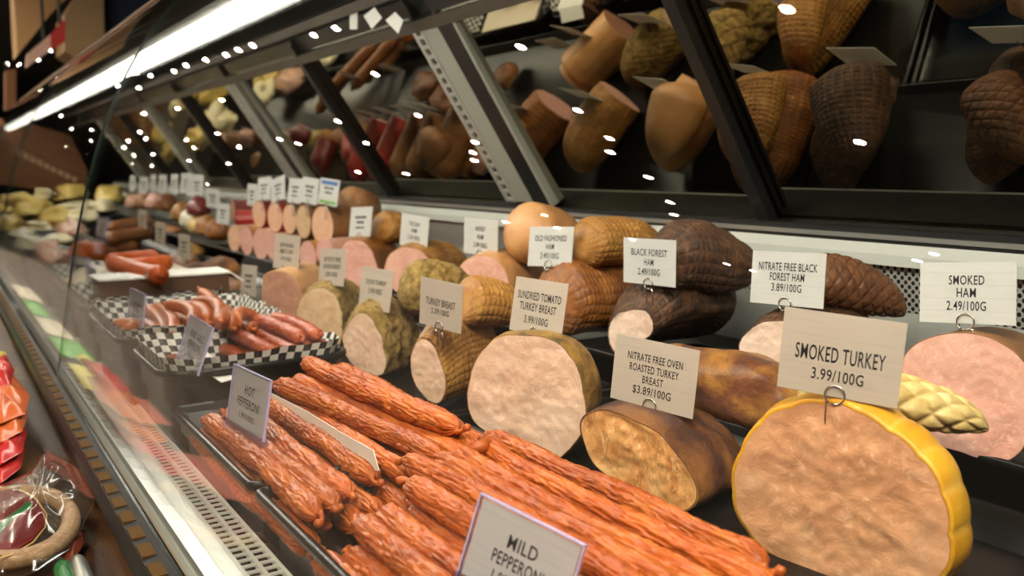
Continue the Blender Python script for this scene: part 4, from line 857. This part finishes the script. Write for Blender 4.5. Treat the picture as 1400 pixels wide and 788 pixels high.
for i, (u, v, z, k, wd) in enumerate(((60, 268, -.18, 1, 'behind the yellow mound'), (25, 276, -.20, 0, 'highest at the far left'), (80, 300, -.25, 0, 'under the pointed heap'), (110, 300, -.25, 1, 'in front of the long pile'), (8, 310, -.29, 0, 'by the picture edge'), (55, 312, -.29, 1, 'between mound and dish'),
        (95, 318, -.30, 3, 'beside the glass seam'), (50, 345, -.31, 2, 'before the oval dish'), (70, 358, -.31, 3, 'left of the seam cards'), (150, 262, -.15, 0, 'below the farthest doors'), (165, 275, -.2, 1, 'just left of the far cards'))):
    c_, m_, k_ = HE[k]; blob(('cheese' if k < 2 else k_)+'_heap', c_+' heap of food '+wd+' in the far case', k_, Pz(u, v, z), (rn2.uniform(.05, .09), rn2.uniform(.12, .2), rn2.uniform(.04, .07)), m_, .45, i+90)
ep = thing('end_panel', 'brown end panel with pale unreadable lettering at the far end of the case', 'panel', Py(50, 230, 6.9))
part('panel', 'brown_wall', ep, lambda b: pxpanel(b, [(-10, 250), (-10, 160), (30, 165), (95, 185), (120, 235), (118, 262), (60, 262)], 6.9, .03))
def dashes(b):
    for k in range(9):
        u = 22+k*9.5; v = 208+k*4.6; pxpanel(b, [(u, v+3), (u+.6, v-4), (u+6.5, v-1), (u+6, v+6)], 6.89, .006)
part('lettering', 'pale_letter', ep, dashes)

# ------------------------------------------------------------ packages on the customer-side shelf
def pillow(label, outline, z, th, mt, name='sausage_pouch', cat='package', group=None, parent=None, pts=None, wr=.004):
    pts = pts or [Pz(u, v, z) for u, v in outline]; c = sum(pts, Vector())/len(pts)
    dense = []
    for i in range(len(pts)):
        for j in range(6): dense.append(pts[i].lerp(pts[(i+1) % len(pts)], j/6))
    def fill(b):
        top, bot = [], []
        for f in (1., .97, .9, .8, .65, .5, .35, .2, .06):
            hgt = th*(1-f**3.0)
            rw = [c+(p-c)*f for p in dense]
            top.append([p+Vector((0, 0, hgt+wr*(1-f)*NZ.noise(p*45)*2)) for p in rw]); bot.append([p-Vector((0, 0, .35*hgt)) for p in rw])
        b.loft(top[::-1]+bot[0:], cap0=True, cap1=True)
    if parent is not None: return part(name, mt, parent, fill, True)
    mb = MB(c); fill(mb); return mb.build(name, mt, None, True, label=label, cat=cat, group=group)
RP = 'red and orange pouches'
for i, (o, z, mt, lb) in enumerate((
    ([(-30, 655), (-30, 600), (12, 596), (34, 612), (28, 640), (0, 662)], -.462, 'pack_red', 'red pouch at the bottom of the pouch pile'),
    ([(-30, 632), (-30, 570), (20, 568), (37, 590), (30, 618), (0, 636)], -.446, 'pack_red', 'red pouch second from the bottom of the pile'),
    ([(-30, 604), (-30, 540), (20, 540), (39, 566), (30, 590), (0, 606)], -.432, 'pack_orange', 'orange-red pouch in the middle of the pile'),
    ([(-30, 576), (-30, 512), (16, 510), (41, 541), (34, 566), (0, 580)], -.418, 'pack_orange', 'orange pouch on top of the pile with folded corner'),
    ([(-20, 530), (-20, 494), (8, 486), (20, 506), (14, 528)], -.404, 'pack_red', 'small red pouch tip above the pile'))):
    pillow(lb, o, z, .014, mt, group=RP, wr=.008)
pillow('yellow and black pouch corner behind the red pile', [(-20, 500), (-14, 478), (8, 482), (10, 500)], -.41, .008, 'pack_yellow', group=RP)
# vacuum bag with a ring sausage
bag = thing('vacuum_bag', 'clear vacuum bag holding a tan ring sausage with a dark red label', 'package', Pz(60, 720, -.455))
bo = [(0, 664), (39, 650), (62, 614), (100, 634), (137, 662), (128, 690), (117, 712), (94, 752), (43, 787), (0, 800), (-40, 760), (-40, 690)]
pillow(None, bo, -.452, .024, 'bag_film', name='film', parent=bag, wr=.010)
rc = Pz(22, 722, -.452)
def ringpts(r0, r1, n): return [rc+Vector((.000+r0*cos(a), r1*sin(a), .006)) for a in [-2.3+4.6*k/n for k in range(n+1)]]
part('ring_sausage', 'ring_skin', bag, lambda b: b.tube(ringpts(.062, .120, 30), .0115, 14), True)
part('label_card', 'pack_maroon', bag, lambda b: b.prism([Pz(u, v, -.438) for u, v in ((-30, 690), (0, 668), (28, 672), (48, 684), (62, 704), (60, 720), (44, 740), (16, 757), (-30, 770))], (0, 0, .0012)))
part('label_border', 'gold_line', bag, lambda b: b.tube([Pz(u, v, -.4368) for u, v in ((-30, 688), (0, 666), (28, 670), (49, 682), (64, 704), (62, 721), (45, 742), (16, 759), (-30, 772))], .0009, 5))
part('bottle_picture', 'bottle_green', bag, lambda b: b.prism([Pz(u, v, -.4366) for u, v in ((-6, 724), (6, 712), (26, 696), (38, 686), (45, 690), (42, 697), (30, 702), (10, 718), (0, 730))], (0, 0, .0008)))
part('printed_header', 'pack_brown', bag, lambda b: b.prism([Pz(u, v, -.436) for u, v in ((64, 618), (99, 637), (135, 664), (128, 684), (108, 672), (84, 650), (60, 640))], (0, 0, .0015)))
b2 = pillow('dark pouch corner under the vacuum bag', [(80, 760), (92, 726), (118, 724), (116, 742), (98, 770)], -.462, .006, 'pack_brown', group=None)
for i, (a, b, mt, lb) in enumerate((((104, 765), (128, 830), 'steel', 'silver rounded tube standing out under the vacuum bag'), ((84, 772), (100, 830), 'bottle_green', 'dark green flat tube beside the silver one'))):
    mb = MB(Pz(*a, -.47)); p, q = Pz(*a, -.462), Pz(*b, -.462); d = (q-p)
    mb.tube([p, p+d*.03, p+d*.12, p+d*.5, q], [.002, .008, .0105, .011, .011], 14); mb.build('metal_tube', mt, None, True, label=lb, cat='tube')
# packages lying just outside the frame, mirrored in the front glass
for i, (x, y, dx, dy, mt, lb) in enumerate(((.05, 2.75, .06, .16, 'pack_green', 'green pouch farther along the shelf'), (.07, 2.32, .05, .16, 'pack_yellow', 'yellow pouch lying along the shelf'), (-.01, 2.05, .05, .12, 'pack_pink', 'pink pouch beside the yellow one'), (-.02, 1.55, .06, .14, 'pack_pink', 'pink pouch below the vacuum bag'), (.06, 3.15, .06, .18, 'pack_cream', 'cream pouch at the far shelf end'), (.07, 3.6, .05, .18, 'pack_green', 'green pouch beyond the cream one'), (.06, 4.1, .06, .22, 'pack_cream', 'second cream pouch farther off'), (.07, 1.95, .04, .10, 'pack_yellow', 'small yellow pouch before the pile'))):
    pillow(lb, None, -.46, .016, mt, pts=[Vector((x+a*dx, y+b*dy, -.468)) for a, b in ((-1, -1), (1, -.9), (1, 1), (-1, .9))], wr=.008)
